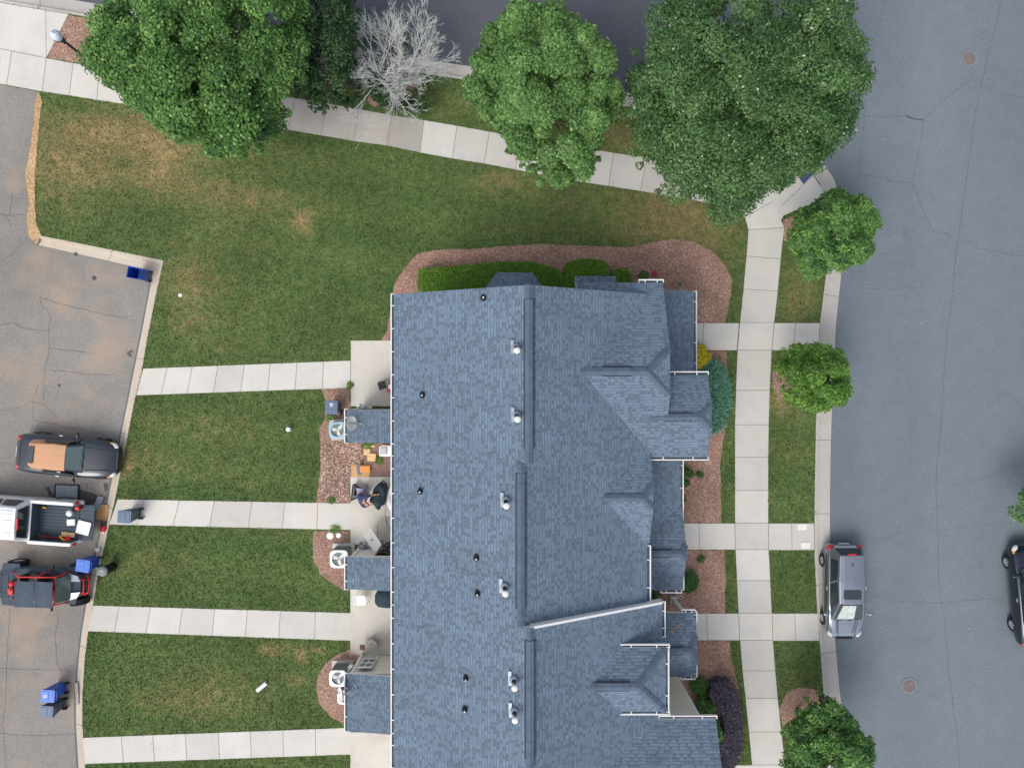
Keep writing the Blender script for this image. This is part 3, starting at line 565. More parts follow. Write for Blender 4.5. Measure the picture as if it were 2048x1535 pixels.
#PART2
# ------------------------------------------------------------------ the townhouse row
ZE, XE = 5.6, -4.55                                               # rear eave
def zl(x): return ZE + .5 * (x - XE)
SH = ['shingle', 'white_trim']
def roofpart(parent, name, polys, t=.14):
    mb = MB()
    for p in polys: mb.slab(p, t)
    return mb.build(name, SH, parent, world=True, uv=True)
def gutter(parent, a, b, out, name='gutter'):
    """white K gutter from a to b (eave edge), out = horizontal outward direction"""
    a, b = Vector(a), Vector(b); o = Vector((out[0], out[1], 0)).normalized(); d = (b - a).normalized(); L = (b - a).length; mb = MB()
    def bar(o0, o1, z0, z1, s0=0, s1=L):
        pts = [a + d * s0 + o * o0, a + d * s1 + o * o0, a + d * s1 + o * o1, a + d * s0 + o * o1]
        vs = [(p.x, p.y, p.z + z0) for p in pts] + [(p.x, p.y, p.z + z1) for p in pts]
        mb.add(vs, [(3, 2, 1, 0), (4, 5, 6, 7), (0, 1, 5, 4), (1, 2, 6, 5), (2, 3, 7, 6), (3, 0, 4, 7)])
    bar(.09, .13, -.12, -.01); bar(0.0, .09, -.12, -.105); bar(0.0, .13, -.119, -.01, -.025, 0); bar(0, .13, -.119, -.01, L, L + .025)
    k = max(2, int(L / .85)); mb.mat(0)
    for i in range(k): c = L * (i + .5) / k; bar(-.02, .086, -.03, -.008, c - .018, c + .018)
    mb.mat(1); bar(.0, .084, -.104, -.095)
    return mb.build(name, ['white_trim', 'bin_grey_dark'], parent, world=True)
def capstrip(mb, p, q, wd=.14, h=.035, seg=.14):
    p, q = Vector(p), Vector(q); d = (q - p); L = d.length; d.normalize(); s_ = Vector((-d.y, d.x, 0)).normalized(); n = max(2, int(L / seg))
    for i in range(n):
        a, b = p + d * (L * i / n), p + d * (L * (i + 1.15) / n); z0 = h + .012 * (i % 2)
        mb.add([(a + s_ * wd) + Vector((0, 0, z0 - wd * .45)), a + Vector((0, 0, z0 + .008)), (a - s_ * wd) + Vector((0, 0, z0 - wd * .45)), (b - s_ * wd) + Vector((0, 0, z0 - wd * .45)), b + Vector((0, 0, z0 + .008)), (b + s_ * wd) + Vector((0, 0, z0 - wd * .45))], [(0, 1, 4, 5), (1, 2, 3, 4), (0, 5, 4, 1)][:2])
def ridgevent(parent, x, z, y0, y1, horiz=False, wd=.14):
    mb = MB(); seg = .3; n = max(2, int(abs(y1 - y0) / seg))
    for i in range(n):
        a = y0 + (y1 - y0) * i / n; b = y0 + (y1 - y0) * (i + 1) / n; h = .075 + .008 * (i % 2)
        if horiz: vs = [(a, x - wd, z - .05), (a, x + wd, z - .05), (b, x + wd, z - .05), (b, x - wd, z - .05), (a, x - wd, z + h - .05), (a, x, z + h), (a, x + wd, z + h - .05), (b, x + wd, z + h - .05), (b, x, z + h), (b, x - wd, z + h - .05)]
        else: vs = [(x - wd, a, z - .05), (x + wd, a, z - .05), (x + wd, b, z - .05), (x - wd, b, z - .05), (x - wd, a, z + h - .05), (x, a, z + h), (x + wd, a, z + h - .05), (x + wd, b, z + h - .05), (x, b, z + h), (x - wd, b, z + h - .05)]
        mb.add(vs, [(4, 5, 8, 9), (5, 6, 7, 8), (0, 3, 9, 4), (1, 2, 7, 6), (0, 4, 5, 6, 1), (3, 2, 7, 8, 9)])
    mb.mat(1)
    for s_ in (-1, 1):      # dark strips painting the shadow line along both edges
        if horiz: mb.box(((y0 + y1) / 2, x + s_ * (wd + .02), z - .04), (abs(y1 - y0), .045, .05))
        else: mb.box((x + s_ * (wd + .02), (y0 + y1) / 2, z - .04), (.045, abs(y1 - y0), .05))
    return mb.build('ridge_vent', ['ridge_cap', 'vent_edge_shade'], parent, world=True)
def wallbox(parent, x0, x1, y0, y1, z0, z1, mat='cream_siding', name='wall', top=None):
    mb = MB(); y0, y1 = min(y0, y1), max(y0, y1)
    mb.box(((x0 + x1) / 2, (y0 + y1) / 2, (z0 + z1) / 2), (x1 - x0, y1 - y0, z1 - z0))
    if top: mb.add(top[0], top[1])
    mb.mat(1)
    for cx in (x0, x1):
        for cy in (y0 + .082, y1 - .082): mb.box((cx, cy, (z0 + z1) / 2), (.16, .16, z1 - z0 - .01))
    return mb.build(name, [mat, 'white_trim'], parent, world=True)
def window(parent, c, wd, ht, axis):
    """axis 'x': faces +/-x ; 'y': faces +/-y"""
    mb = MB(); d = .06
    for s_ in (-1, 1):
        if axis == 'x': mb.box((c[0], c[1] + s_ * wd / 2, c[2]), (d, .09, ht)); mb.box((c[0], c[1], c[2] + s_ * ht / 2), (d + .01, wd + .1, .09))
        else: mb.box((c[0] + s_ * wd / 2, c[1], c[2]), (.09, d, ht)); mb.box((c[0], c[1], c[2] + s_ * ht / 2), (wd + .1, d + .01, .09))
    if axis == 'x': mb.box(c, (d, wd, .05))
    else: mb.box(c, (wd, d, .05))
    w_ = mb.build('window', ['white_trim'], parent, world=True); g_ = MB()
    g_.box(c, (.03, wd - .05, ht - .05) if axis == 'x' else (wd - .05, .03, ht - .05)); g_.build('pane', ['window_glass'], w_, world=True)
def boot_vent(parent, px, py, kind):
    # position on the rear slope (or near the ridge): solve z on the plane
    z = 7.0
    for _ in range(6): z = zl(P(px, py, z).x)
    p = P(px, py, z); mb = MB()
    if kind == 'small':
        mb.box((p.x - .0, p.y + .03, p.z + .015), (.17, .22, .02), M=None); mb.lathe([(.12, .0), (.09, .09), (.05, .16), (.05, .16)], (p.x, p.y, p.z + .02), 14); mb.mat(1); mb.cyl((p.x, p.y, p.z + .05), .028, .2, 10)
        return mb.build('vent_pipe', ['black_plastic', 'white_trim'], parent, world=True)
    mb.box((p.x - .16, p.y + .16, p.z + .0), (.12, .5, .03), rz=0.05); mb.lathe([(.17, 0.0), (.15, .09), (.09, .14)], (p.x - .02, p.y + .12, p.z + .03), 14)
    mb.cyl((p.x, p.y + .02, p.z + .05), .05, .44, 12); mb.mat(1); mb.lathe([(.10, .44), (.115, .46), (.105, .50), (.05, .53), (.001, .54)], (p.x, p.y + .02, p.z + .02), 16)
    return mb.build('flue_cap', ['galv', 'pale_ac'], parent, world=True)

def unit(label, y0, y1, ridge, slope_r, xr):
    xg, zg = ridge; u = thing('townhouse', label, 'townhouse', (0.5, (y0 + y1) / 2, 0), group='townhouses of the row')
    zr = zg - slope_r * (xr - xg)
    g_ = ([(-4.1, y0 - .35 if y0 > 0 else y0, 5.4), (xr - .45, y0 - .35 if y0 > 0 else y0, 5.2), (xg, y0 - .35 if y0 > 0 else y0, zg - .16)], [(0, 1, 2)])
    wallbox(u, -4.1, xr - .45, (y0 - .35) if y0 > 0 else y0, y1, -.05, 5.4, 'cream_siding', 'wall')
    for yy, sg in (((y0 - .36) if y0 > 0 else y0 - .02, 1), (y1 + .02, -1)):
        gw = MB(); gw.add([(-4.1, yy, 5.39), (xr - .45, yy, 5.39), (xr - .45, yy, zr + .1), (xg, yy, zg - .16), (-4.1, yy, zl(-4.1) - .16)], [(0, 1, 2, 3, 4)]); gw.build('gable_wall', ['cream_siding'], u, world=True)
    r_ = roofpart(u, 'roof', [[(XE, y0, ZE), (xg, y0, zg), (xg, y1, zg), (XE, y1, ZE)], [(xg, y0, zg), (xr, y0, zr), (xr, y1, zr), (xg, y1, zg)]])
    for k in range(3):
        yy = y1 + (y0 - y1) * (k + .5) / 3; window(u, (-4.13, yy, 4.1), .9, 1.3, 'x')
    window(u, (-4.13, y1 + (y0 - y1) * .25, 1.5), .9, 1.2, 'x')
    d = MB(); yy = y1 + (y0 - y1) * .62; d.box((-4.13, yy, 1.05), (.08, 1.7, 2.1)); d.mat(1); d.box((-4.185, yy - .4, 1.05), (.02, .68, 1.9)); d.box((-4.185, yy + .4, 1.05), (.02, .68, 1.9)); dd = d.build('patio_door', ['white_trim', 'window_glass'], u, world=True)
    h = MB(); h.box((-4.215, yy, 1.05), (.04, .05, .3)); h.build('handle', ['metal_grey'], dd, world=True)
    for yy in (y1 + (y0 - y1) * .3, y1 + (y0 - y1) * .7): window(u, (xr - .42, yy, 4.2), .9, 1.3, 'x')
    return u, r_

U1, RF1 = unit('end townhouse nearest the big lawn, with two clipped front gables side by side', 3.46, -2.76, (.59, 8.17), .5526, 5.86)
U2, RF2 = unit('middle townhouse with the lower ridge, between the end unit and the hipped dormer', -2.76, -8.5, (.31, 8.03), .541, 5.26)
U3, RF3 = unit('townhouse with the white-guttered hipped dormer and a white rake board along its roof edge', -8.5, -13.45, (.63, 8.19), .5526, 5.86)
U4, RF4 = unit('townhouse at the bottom edge with a wide front gable over beige siding', -13.45, -19.6, (.31, 8.03), .541, 5.26)
for u_, a, b in ((U1, 3.46, -2.75), (U2, -2.79, -8.49), (U3, -8.53, -13.44), (U4, -13.48, -19.6)): gutter(u_, (XE, a, ZE), (XE, b, ZE), (-1, 0))
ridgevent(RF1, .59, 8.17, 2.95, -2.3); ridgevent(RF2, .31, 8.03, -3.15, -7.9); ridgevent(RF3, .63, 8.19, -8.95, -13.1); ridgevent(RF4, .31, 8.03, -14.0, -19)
for par, x, a, b, z in ((RF1, .59, 3.46, 2.95, 8.17), (RF1, .59, -2.3, -2.76, 8.17), (RF2, .31, -2.77, -3.15, 8.03), (RF2, .31, -7.9, -8.5, 8.03), (RF3, .63, -8.5, -8.95, 8.19), (RF3, .63, -13.1, -13.45, 8.19)):
    cp = MB(); capstrip(cp, (x, a, z), (x, b, z)); cp.build('ridge_cap', ['ridge_cap'], par, world=True)
# white rake boards seen on the north edge of the third unit
rk = MB()
for t0, t1 in (((.63, 8.19), (5.86, 5.30)),):
    vs = [(t0[0], -8.47, t0[1] + .02), (t1[0], -8.47, t1[1] + .02), (t1[0], -8.47, t1[1] - .42), (t0[0], -8.47, t0[1] - .42), (t0[0], -8.56, t0[1] + .02), (t1[0], -8.56, t1[1] + .02), (t1[0], -8.56, t1[1] - .42), (t0[0], -8.56, t0[1] - .42)]
    rk.add(vs, [(0, 1, 2, 3), (7, 6, 5, 4), (4, 5, 1, 0), (0, 3, 7, 4), (1, 5, 6, 2), (3, 2, 6, 7)])
rk.build('rake_board', ['white_trim'], U3, world=True)
for px, py in ((967, 596), (845, 790)): boot_vent(RF1, px, py, 'small')
for px, py in ((1034, 703), (1035, 838)): boot_vent(RF1, px, py, 'cap')
for px, py in ((841, 982), (953, 1115), (955, 1186)): boot_vent(RF2, px, py, 'small')
for px, py in ((1013, 1008), (1011, 1180)): boot_vent(RF2, px, py, 'cap')
for px, py in ((932, 1355), (930, 1417)): boot_vent(RF3, px, py, 'small')
for px, py in ((1029, 1365), (1030, 1428)): boot_vent(RF3, px, py, 'cap')

def jerk(parent, x0, ridge_y, zr, xend, xf, half_n, half_s, slope, clip=.86, x1n=None, x1s=None, name='front_gable_roof', tip=None):
    """cross gable running to +x with a clipped (half-hip) front; half_n/half_s are the runs to the two eaves"""
    zc = zr - slope * clip; y = ridge_y; x1n = x0 if x1n is None else x1n; x1s = x0 if x1s is None else x1s; xt = xend
    N_ = [(x0, y, zr), (xt, y, zr), (xf, y + clip, zc), (xf, y + half_n, zr - slope * half_n), (x1n, y + half_n, zr - slope * half_n)]
    S_ = [(max(x0, x1s), y, zr), (x1s, y - half_s, zr - slope * half_s), (xf, y - half_s, zr - slope * half_s), (xf, y - clip, zc), (xt, y, zr)]
    T_ = [(xt, y, zr), (xf, y - clip, zc), (xf, y + clip, zc)]
    r_ = roofpart(parent, name, [N_, S_, T_])
    mb = MB(); capstrip(mb, (xf - .03, y + clip, zc), (xt, y, zr)); capstrip(mb, (xf - .03, y - clip, zc), (xt, y, zr)); capstrip(mb, (x0, y, zr), (xt, y, zr))
    mb.build('ridge_cap', ['ridge_cap'], r_, world=True)
    return r_
# unit 1 fronts
rA = jerk(U1, 2.5, .455, 7.1, 4.94, 5.86, 3.485, 3.285, .5)
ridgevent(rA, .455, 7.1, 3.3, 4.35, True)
rB = jerk(U1, 5.2, -1.245, 6.25, 7.1, 7.58, 1.585, 1.585, .5, .45, x1s=5.86)
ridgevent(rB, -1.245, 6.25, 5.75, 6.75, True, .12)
gutter(U1, (4.95, 3.94, 5.357), (5.88, 3.94, 5.357), (0, 1)); gutter(U1, (5.88, .36, 5.45), (7.6, .36, 5.45), (0, 1)); gutter(U1, (5.28, -2.83, 5.457), (7.6, -2.83, 5.457), (0, -1))
wallbox(U1, 5.0, 5.55, 3.2, -2.6, 0, 5.3); wallbox(U1, 5.55, 7.2, .1, -2.55, 0, 5.35, 'cream_siding')
gw = MB(); gw.add([(5.56, 3.2, 5.25), (5.56, -2.6, 5.25), (5.56, -.3, 6.6), (5.56, 1.2, 6.6)], [(0, 1, 2, 3)]); gw.build('gable_wall', ['cream_siding'], U1, world=True); gw = MB(); gw.add([(7.21, .1, 5.3), (7.21, -2.55, 5.3), (7.21, -1.245, 5.98)], [(0, 1, 2)]); gw.build('gable_wall', ['cream_siding'], U1, world=True)
window(U1, (7.23, -1.25, 4.1), 1.2, 1.4, 'x'); window(U1, (7.23, -1.25, 1.5), 1.6, 1.4, 'x'); window(U1, (5.58, 1.8, 4.0), 1.0, 1.3, 'x')
roofpart(U1, 'porch_roof', [[(5.4, .15, 3.72), (5.4, 3.95, 3.72), (7.78, 3.95, 2.62), (7.78, .15, 2.62)]], .2)
gutter(U1, (7.78, 3.95, 2.62), (7.78, .45, 2.62), (1, 0))
def post(parent, x, y, z): mb = MB(); mb.box((x, y, z / 2), (.18, .18, z)); mb.box((x, y, .12), (.26, .26, .24)); mb.box((x, y, z - .06), (.26, .26, .12)); mb.build('porch_post', ['white_trim'], parent, world=True)
def fdoor(parent, x, y):
    mb = MB(); mb.box((x, y, 1.08), (.07, .96, 2.1)); mb.mat(1)
    for k in range(3): mb.box((x + .04, y - .2, .45 + .62 * k), (.02, .28, .46)); mb.box((x + .04, y + .2, .45 + .62 * k), (.02, .28, .46))
    d = mb.build('front_door', ['rust_metal', 'black_plastic'], parent, world=True); h = MB(); h.ball((x + .08, y - .38, 1.0), .04); h.build('handle', ['metal_grey'], d, world=True)
post(U1, 7.6, 3.7, 2.6); fdoor(U1, 5.6, 2.6)
# bays on the north wall of the end unit
by = MB(); hb = 2.75
n0 = [P(994, 545, hb), P(1064, 545, hb)]; yb = n0[0].y; xa, xb = n0[0].x, n0[1].x
by.slab([(xa, yb, hb), (xb, yb, hb), (xb - .25, 3.1, 3.45), (xa + .25, 3.1, 3.45)]); by.slab([(xa, yb, hb), (xa + .25, 3.1, 3.45), (xa - 1.25, 3.1, hb)]); by.slab([(xb, yb, hb), (xb - .25, 3.1, 3.45), (xb + 1.25, 3.1, hb)])
by.build('bay_roof', SH, U1, world=True, uv=True)
bw = MB(); bw.prism([(xa - .9, 3.08), (xb + .9, 3.08), (xb - .1, yb - .35), (xa + .1, yb - .35)], 0, hb - .12); bw.build('bay_wall', ['cream_siding'], U1, world=True)
window(U1, ((xa + xb) / 2, yb - .33, 1.6), 1.1, 1.3, 'y')
b2 = MB(); q0, q1 = P(1150, 552, 3.2), P(1232, 552, 3.2); b2.slab([(q0.x, q0.y, 3.2), (q1.x, q0.y, 3.2), (q1.x, 3.1, 3.75), (q0.x, 3.1, 3.75)]); b2.build('bay_roof', SH, U1, world=True, uv=True)
bw = MB(); bw.box(((q0.x + q1.x) / 2, (q0.y - .3 + 3.1) / 2, 1.55), (q1.x - q0.x - .3, q0.y - .3 - 3.1, 3.1)); bw.build('bay_wall', ['cream_siding'], U1, world=True)
window(U1, (.5, 3.14, 4.5), 1.0, 1.3, 'y'); window(U1, (-2.5, 3.14, 4.5), 1.0, 1.3, 'y')
# unit 2 fronts
rC = jerk(U2, 3.3, -4.27, 6.35, 4.89, 5.34, 1.55, 1.9, .5, .43, x1n=3.3)
wallbox(U2, 4.4, 4.9, -2.8, -6.2, 3, 5.3)
gw = MB(); gw.add([(4.95, -2.8, 5.25), (4.95, -6.0, 5.25), (4.95, -4.27, 6.15)], [(0, 1, 2)]); gw.build('gable_wall', ['cream_siding'], U2, world=True)
gutter(U2, (5.28, -6.3, 5.35), (5.28, -8.46, 5.35), (1, 0)); gutter(U2, (5.28, -2.85, 5.33), (5.28, -3.1, 5.33), (1, 0))
roofpart(U2, 'porch_roof', [[(4.9, -2.9, 3.9), (7.12, -2.9, 3.0), (7.12, -8.0, 3.0), (4.9, -8.0, 3.9)]], .2)
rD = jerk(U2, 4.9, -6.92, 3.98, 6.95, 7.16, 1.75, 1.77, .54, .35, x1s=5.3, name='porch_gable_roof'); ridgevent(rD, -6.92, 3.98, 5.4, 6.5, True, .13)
gutter(U2, (7.12, -2.95, 3.0), (7.12, -5.85, 3.0), (1, 0)); gutter(U2, (7.14, -7.8, 3.02), (7.14, -8.66, 3.02), (1, 0)); gutter(U2, (6.3, -8.69, 3.02), (7.14, -8.69, 3.02), (0, -1))
post(U2, 6.95, -6.0, 2.85); post(U2, 6.95, -8.4, 2.85); fdoor(U2, 4.86, -7.0)
# unit 3: hipped dormer, porch gable
xf, zh = 5.78, 6.3; yr, zr = -11.09, 6.93
dm = MB(); dm.slab([(2.75, yr, zr), (4.62, yr, zr), (xf, -9.9, zh), (2.75, -9.9, zh)]); dm.slab([(2.75, yr, zr), (2.75, -12.3, zh), (xf, -12.3, zh), (4.62, yr, zr)]); dm.slab([(4.62, yr, zr), (xf, -12.3, zh), (xf, -9.9, zh)])
rE = dm.build('dormer_roof', SH, U3, world=True, uv=True); cp = MB(); capstrip(cp, (xf, -9.9, zh), (4.62, yr, zr)); capstrip(cp, (xf, -12.3, zh), (4.62, yr, zr)); capstrip(cp, (2.75, yr, zr), (4.62, yr, zr)); cp.build('ridge_cap', ['ridge_cap'], rE, world=True)
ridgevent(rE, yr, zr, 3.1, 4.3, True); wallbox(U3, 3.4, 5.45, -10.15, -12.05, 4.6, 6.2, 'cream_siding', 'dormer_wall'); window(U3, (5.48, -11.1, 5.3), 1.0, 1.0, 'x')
gutter(U3, (4.0, -9.9, zh), (xf + .13, -9.9, zh), (0, 1)); gutter(U3, (4.0, -12.3, zh), (xf + .13, -12.3, zh), (0, -1)); gutter(U3, (xf, -9.9, zh), (xf, -12.3, zh), (1, 0))
gutter(U3, (5.86, -8.5, 5.30), (5.86, -9.85, 5.30), (1, 0)); gutter(U3, (5.86, -12.4, 5.30), (5.86, -13.0, 5.30), (1, 0))
rF = jerk(U3, 5.3, -11.0, 3.7, 7.35, 7.7, 1.36, 1.34, .52, .55, name='porch_gable_roof'); ridgevent(rF, -11.0, 3.7, 6.1, 7.0, True, .13)
gutter(U3, (7.2, -9.64, 2.99), (7.72, -9.64, 2.99), (0, 1)); gutter(U3, (7.7, -9.62, 2.99), (7.7, -10.05, 2.99), (1, 0)); gutter(U3, (7.15, -12.34, 3.0), (7.72, -12.34, 3.0), (0, -1)); gutter(U3, (7.7, -11.9, 3.0), (7.7, -12.34, 3.0), (1, 0))
post(U3, 7.45, -9.95, 2.9); post(U3, 7.45, -12.1, 2.9); fdoor(U3, 5.44, -11.0)
lv = MB()
for i in range(90):
    if i < 60: t = random.random(); a, b = P(1335, 1262, 3.2), P(1364, 1243, 3.1); c = a.lerp(b, t)
    else: t = random.random(); a, b = P(1338, 1325, 3.2), P(1366, 1343, 3.1); c = a.lerp(b, t)
    c.z = 3.7 - .52 * abs(c.y + 11.0) + .03; c.x += random.gauss(0, .05); c.y += random.gauss(0, .05); r_ = random.uniform(.01, .03); a_ = random.random() * 6
    lv.add([c + Vector((math.cos(a_) * r_, math.sin(a_) * r_, 0)), c + Vector((-math.sin(a_) * r_, math.cos(a_) * r_, .01)), c - Vector((math.cos(a_) * r_, math.sin(a_) * r_, 0))], [(0, 1, 2)])
lo_ = lv.build('leaf_litter', ['cardboard']); tag(lo_, 'brown dead leaves gathered in two lines on the small porch roof', 'leaf litter', kind='stuff')
# unit 4: projecting gable with beige wall
roofpart(U4, 'front_gable_roof', [[(2.4, -13.0, 5.4), (7.92, -13.0, 5.4), (7.92, -16.2, 7.0), (2.4, -16.2, 7.0)], [(2.4, -16.2, 7.0), (7.92, -16.2, 7.0), (7.92, -19.4, 5.4), (2.4, -19.4, 5.4)]])
gutter(U4, (5.72, -13.0, 5.4), (7.95, -13.0, 5.4), (0, 1))
wallbox(U4, 4.8, 7.4, -13.15, -19.2, 0, 5.35, 'beige_siding'); window(U4, (7.43, -16.2, 4.0), 1.6, 1.4, 'x'); window(U4, (7.43, -16.2, 1.5), 1.6, 1.4, 'x')
# storage sheds standing out from the rear wall
def shed(U, y0, y1, door=False, zlow=2.3):
    zhi = zlow + .45
    roofpart(U, 'shed_roof', [[(-7.12, y0, zlow), (-4.15, y0, zhi), (-4.15, y1, zhi), (-7.12, y1, zlow)]], .12)
    gutter(U, (-7.12, y0, zlow), (-7.12, y1, zlow), (-1, 0))
    a, b = y0 - .06, y1 + .06
    mb = MB(); x0, x1 = -6.95, -4.1; t = .08; zz = zlow - .1
    mb.box((x0 + t / 2, (a + b) / 2, zz / 2), (t, a - b, zz)); mb.box(((x0 + x1) / 2, b + t / 2, zz / 2), (x1 - x0 - .02, t - .004, zz - .004))
    if door: mb.box((x0 + .45, a - t / 2, zz / 2), (.9 - .01, t - .004, zz - .004)); mb.box((x1 - .3, a - t / 2, zz / 2), (.6, t - .004, zz - .004)); mb.box(((x0 + x1) / 2, a - t / 2, zz - .06), (1.3, t - .01, .12))
    else: mb.box(((x0 + x1) / 2, a - t / 2, zz / 2), (x1 - x0 - .02, t - .004, zz - .004))
    mb.mat(1); mb.box((x0, a, zz / 2), (.12, .12, zz)); mb.box(((x0 + x1) / 2, a + .03, zz - .02), (x1 - x0, .05, .16))
    return mb.build('shed_wall', ['cream_siding', 'white_trim'], U, world=True)
s1 = shed(U1, -1.1, -2.53); s2 = shed(U2, -7.45, -8.85, True); s3 = shed(U3, -12.5, -15.0 + .02)
# ------------------------------------------------------------------ vegetation
def smooth_outline(pts, n=72):
    pts = [Vector((p.x, p.y)) for p in pts]; c = sum(pts, Vector((0, 0))) / len(pts)
    angs = sorted((math.atan2(p.y - c.y, p.x - c.x), (p - c).length) for p in pts)
    A = [a for a, _ in angs]; Rr = [r for _, r in angs]; A = [A[-1] - 2 * math.pi] + A + [A[0] + 2 * math.pi]; Rr = [Rr[-1]] + Rr + [Rr[0]]
    return c, lambda th: np.interp((np.asarray(th) + math.pi) % (2 * math.pi) - math.pi, A, Rr)
def leaves(pos, nrm, size, aspect, tint):
    n = len(pos); r = RNG.normal(size=(n, 3)); nr = nrm + r * .55; nr /= np.linalg.norm(nr, axis=1)[:, None] + 1e-9
    t = np.cross(nr, RNG.normal(size=(n, 3))); t /= np.linalg.norm(t, axis=1)[:, None] + 1e-9; b = np.cross(nr, t)
    s = (size * RNG.uniform(.65, 1.25, n))[:, None]; wv = b * s * aspect * .5; tv = t * s * .5
    V = np.stack([pos - tv, pos + wv - tv * .1, pos + tv, pos - wv - tv * .1], 1).reshape(-1, 3)
    return V, np.arange(4 * n).reshape(n, 4), np.repeat(tint, 4)
def tree(name, label, outline_px, zmid, dome, under, mat, nleaf, size, aspect=.8, rc=(.45, .85), group=None, cat='tree', cl=6.5, bark='bark_brown', trunk_r=.13, thin=0.0, nclump=None, base=None, sprays=True):
    c, rf = smooth_outline(W(outline_px, zmid + dome * .45)); base = base or (c.x, c.y)
    root = thing(name, label, cat, (base[0], base[1], 0), 0, group)
    area = np.mean(rf(np.linspace(-3.1, 3.1, 60)) ** 2) * math.pi; rc = (rc[0] * .72, rc[1] * .72); K = nclump or max(int(area * 6.2), 170)
    th = RNG.uniform(-math.pi, math.pi, K); rho = np.sqrt(RNG.random(K)) * .96; rmax = rf(th)
    top = RNG.random(K) < .8; rcs = RNG.uniform(*rc, K)
    rad = np.minimum(rho * rmax, np.maximum(rmax - rcs * .8, .05)); rr = rad / rmax
    lump = np.array([noise.noise(Vector((c.x + rad[i] * math.cos(th[i]) * 1.0, c.y + rad[i] * math.sin(th[i]) * 1.0, 0)) * 1.1) for i in range(K)])
    shell = np.sqrt(np.clip(1 - rr ** 2, 0, 1)); Z = np.where(top, zmid + dome * shell * RNG.uniform(.5, 1.0, K) + lump * dome * .55, zmid + RNG.uniform(-under, dome * .5, K) * shell)
    cen = np.c_[c.x + rad * np.cos(th), c.y + rad * np.sin(th), Z]
    Kr = int(math.sqrt(area) * 12); tr_ = RNG.uniform(-math.pi, math.pi, Kr); rm_ = rf(tr_) * RNG.uniform(.84, 1.0, Kr)      # thin sprays round the rim
    cen = np.vstack([cen, np.c_[c.x + rm_ * np.cos(tr_), c.y + rm_ * np.sin(tr_), zmid + RNG.uniform(-under * .5, dome * .35, Kr)]]); rcs = np.r_[rcs, RNG.uniform(rc[0] * .35, rc[0] * .75, Kr)]; Z = cen[:, 2]; K = len(cen); lump = np.r_[lump, np.zeros(Kr)]; shell = np.r_[shell, np.zeros(Kr)]
    if thin: keep = lump > -.35 + thin * .3; cen, rcs, Z, shell = cen[keep], rcs[keep], Z[keep], shell[keep]; K = len(cen)
    wts = rcs ** 2; idx = RNG.choice(K, nleaf, p=wts / wts.sum()); d = RNG.normal(size=(nleaf, 3)); d[:, 2] = np.abs(d[:, 2]) * 1.1 - .25; d /= np.linalg.norm(d, axis=1)[:, None]
    pr = rcs[idx] * np.clip(RNG.normal(.88, .16, nleaf), .3, 1.2); pos = cen[idx] + d * pr[:, None] * np.array([1, 1, .7])
    ct = RNG.normal(0, .11, K)
    tint = np.clip(.48 + ct[idx] + RNG.normal(0, .19, nleaf), 0, .93); tint[RNG.random(nleaf) < .007] = 1.0
    V, Fq, tt = leaves(pos, d + np.array([0, 0, .9]), size, aspect, tint); off = np.array([base[0], base[1], 0])
    qmesh('crown', V - off, Fq, [mat], root, {'tint': tt})
    mb = MB(); tz = max(zmid - under * .6, .5); top_c = Vector((c.x - base[0], c.y - base[1], zmid + dome * .4))
    mb.tube([(0, 0, -.05), (0.02, 0, tz * .5), top_c * .5 + Vector((0, 0, tz * .3)), top_c], [trunk_r * 1.25, trunk_r, trunk_r * .75, trunk_r * .25], 9)
    for i in RNG.choice(K, min(K, 26), replace=False):
        e = Vector(cen[i]) - Vector((base[0], base[1], 0)); s0 = top_c * .35 + Vector((0, 0, tz * .35)); m_ = s0.lerp(e, .5) + Vector((0, 0, .2)); mb.tube([s0, m_, e], [trunk_r * .4, trunk_r * .22, trunk_r * .08], 5)
    mb.build('trunk', [bark], root)
    return root
GT = 'street trees around the corner'
tree('maple_tree', 'big mid-green maple spreading over the pavement at the top left of the lawn', [(160, 35), (175, 60), (150, 75), (185, 95), (178, 125), (200, 140), (210, 170), (245, 190), (290, 215), (300, 245), (345, 268), (380, 292), (430, 288), (480, 288), (512, 270), (520, 235), (550, 200), (560, 180), (580, 150), (610, 110), (600, 60), (610, 0), (560, -70), (450, -110), (330, -100), (240, -50), (190, 5)], 4.6, 2.6, 2.0, 'maple_leaf', 125000, .125, .85, (.5, .9), GT)
tree('maple_tree', 'loose dark green tree between the big maple and the bare trees', [(610, -20), (590, 60), (585, 130), (600, 190), (640, 205), (672, 200), (690, 150), (700, 90), (705, 30), (690, -40), (650, -60)], 3.4, 1.5, 1.5, 'dark_leaf', 13000, .13, .8, (.35, .6), GT, thin=.5)
tree('maple_tree', 'fresh lime green maple hanging over the pavement, middle of the top edge', [(925, 165), (950, 150), (945, 105), (970, 90), (965, 45), (1010, 30), (1030, 0), (1080, -20), (1130, 0), (1155, 30), (1160, 70), (1205, 60), (1215, 100), (1235, 115), (1232, 160), (1255, 190), (1240, 215), (1200, 235), (1205, 300), (1190, 335), (1150, 350), (1120, 365), (1085, 345), (1050, 310), (1020, 290), (1005, 250), (985, 235), (950, 205)], 4.4, 2.4, 1.8, 'lime_leaf', 88000, .12, .85, (.42, .75), GT)
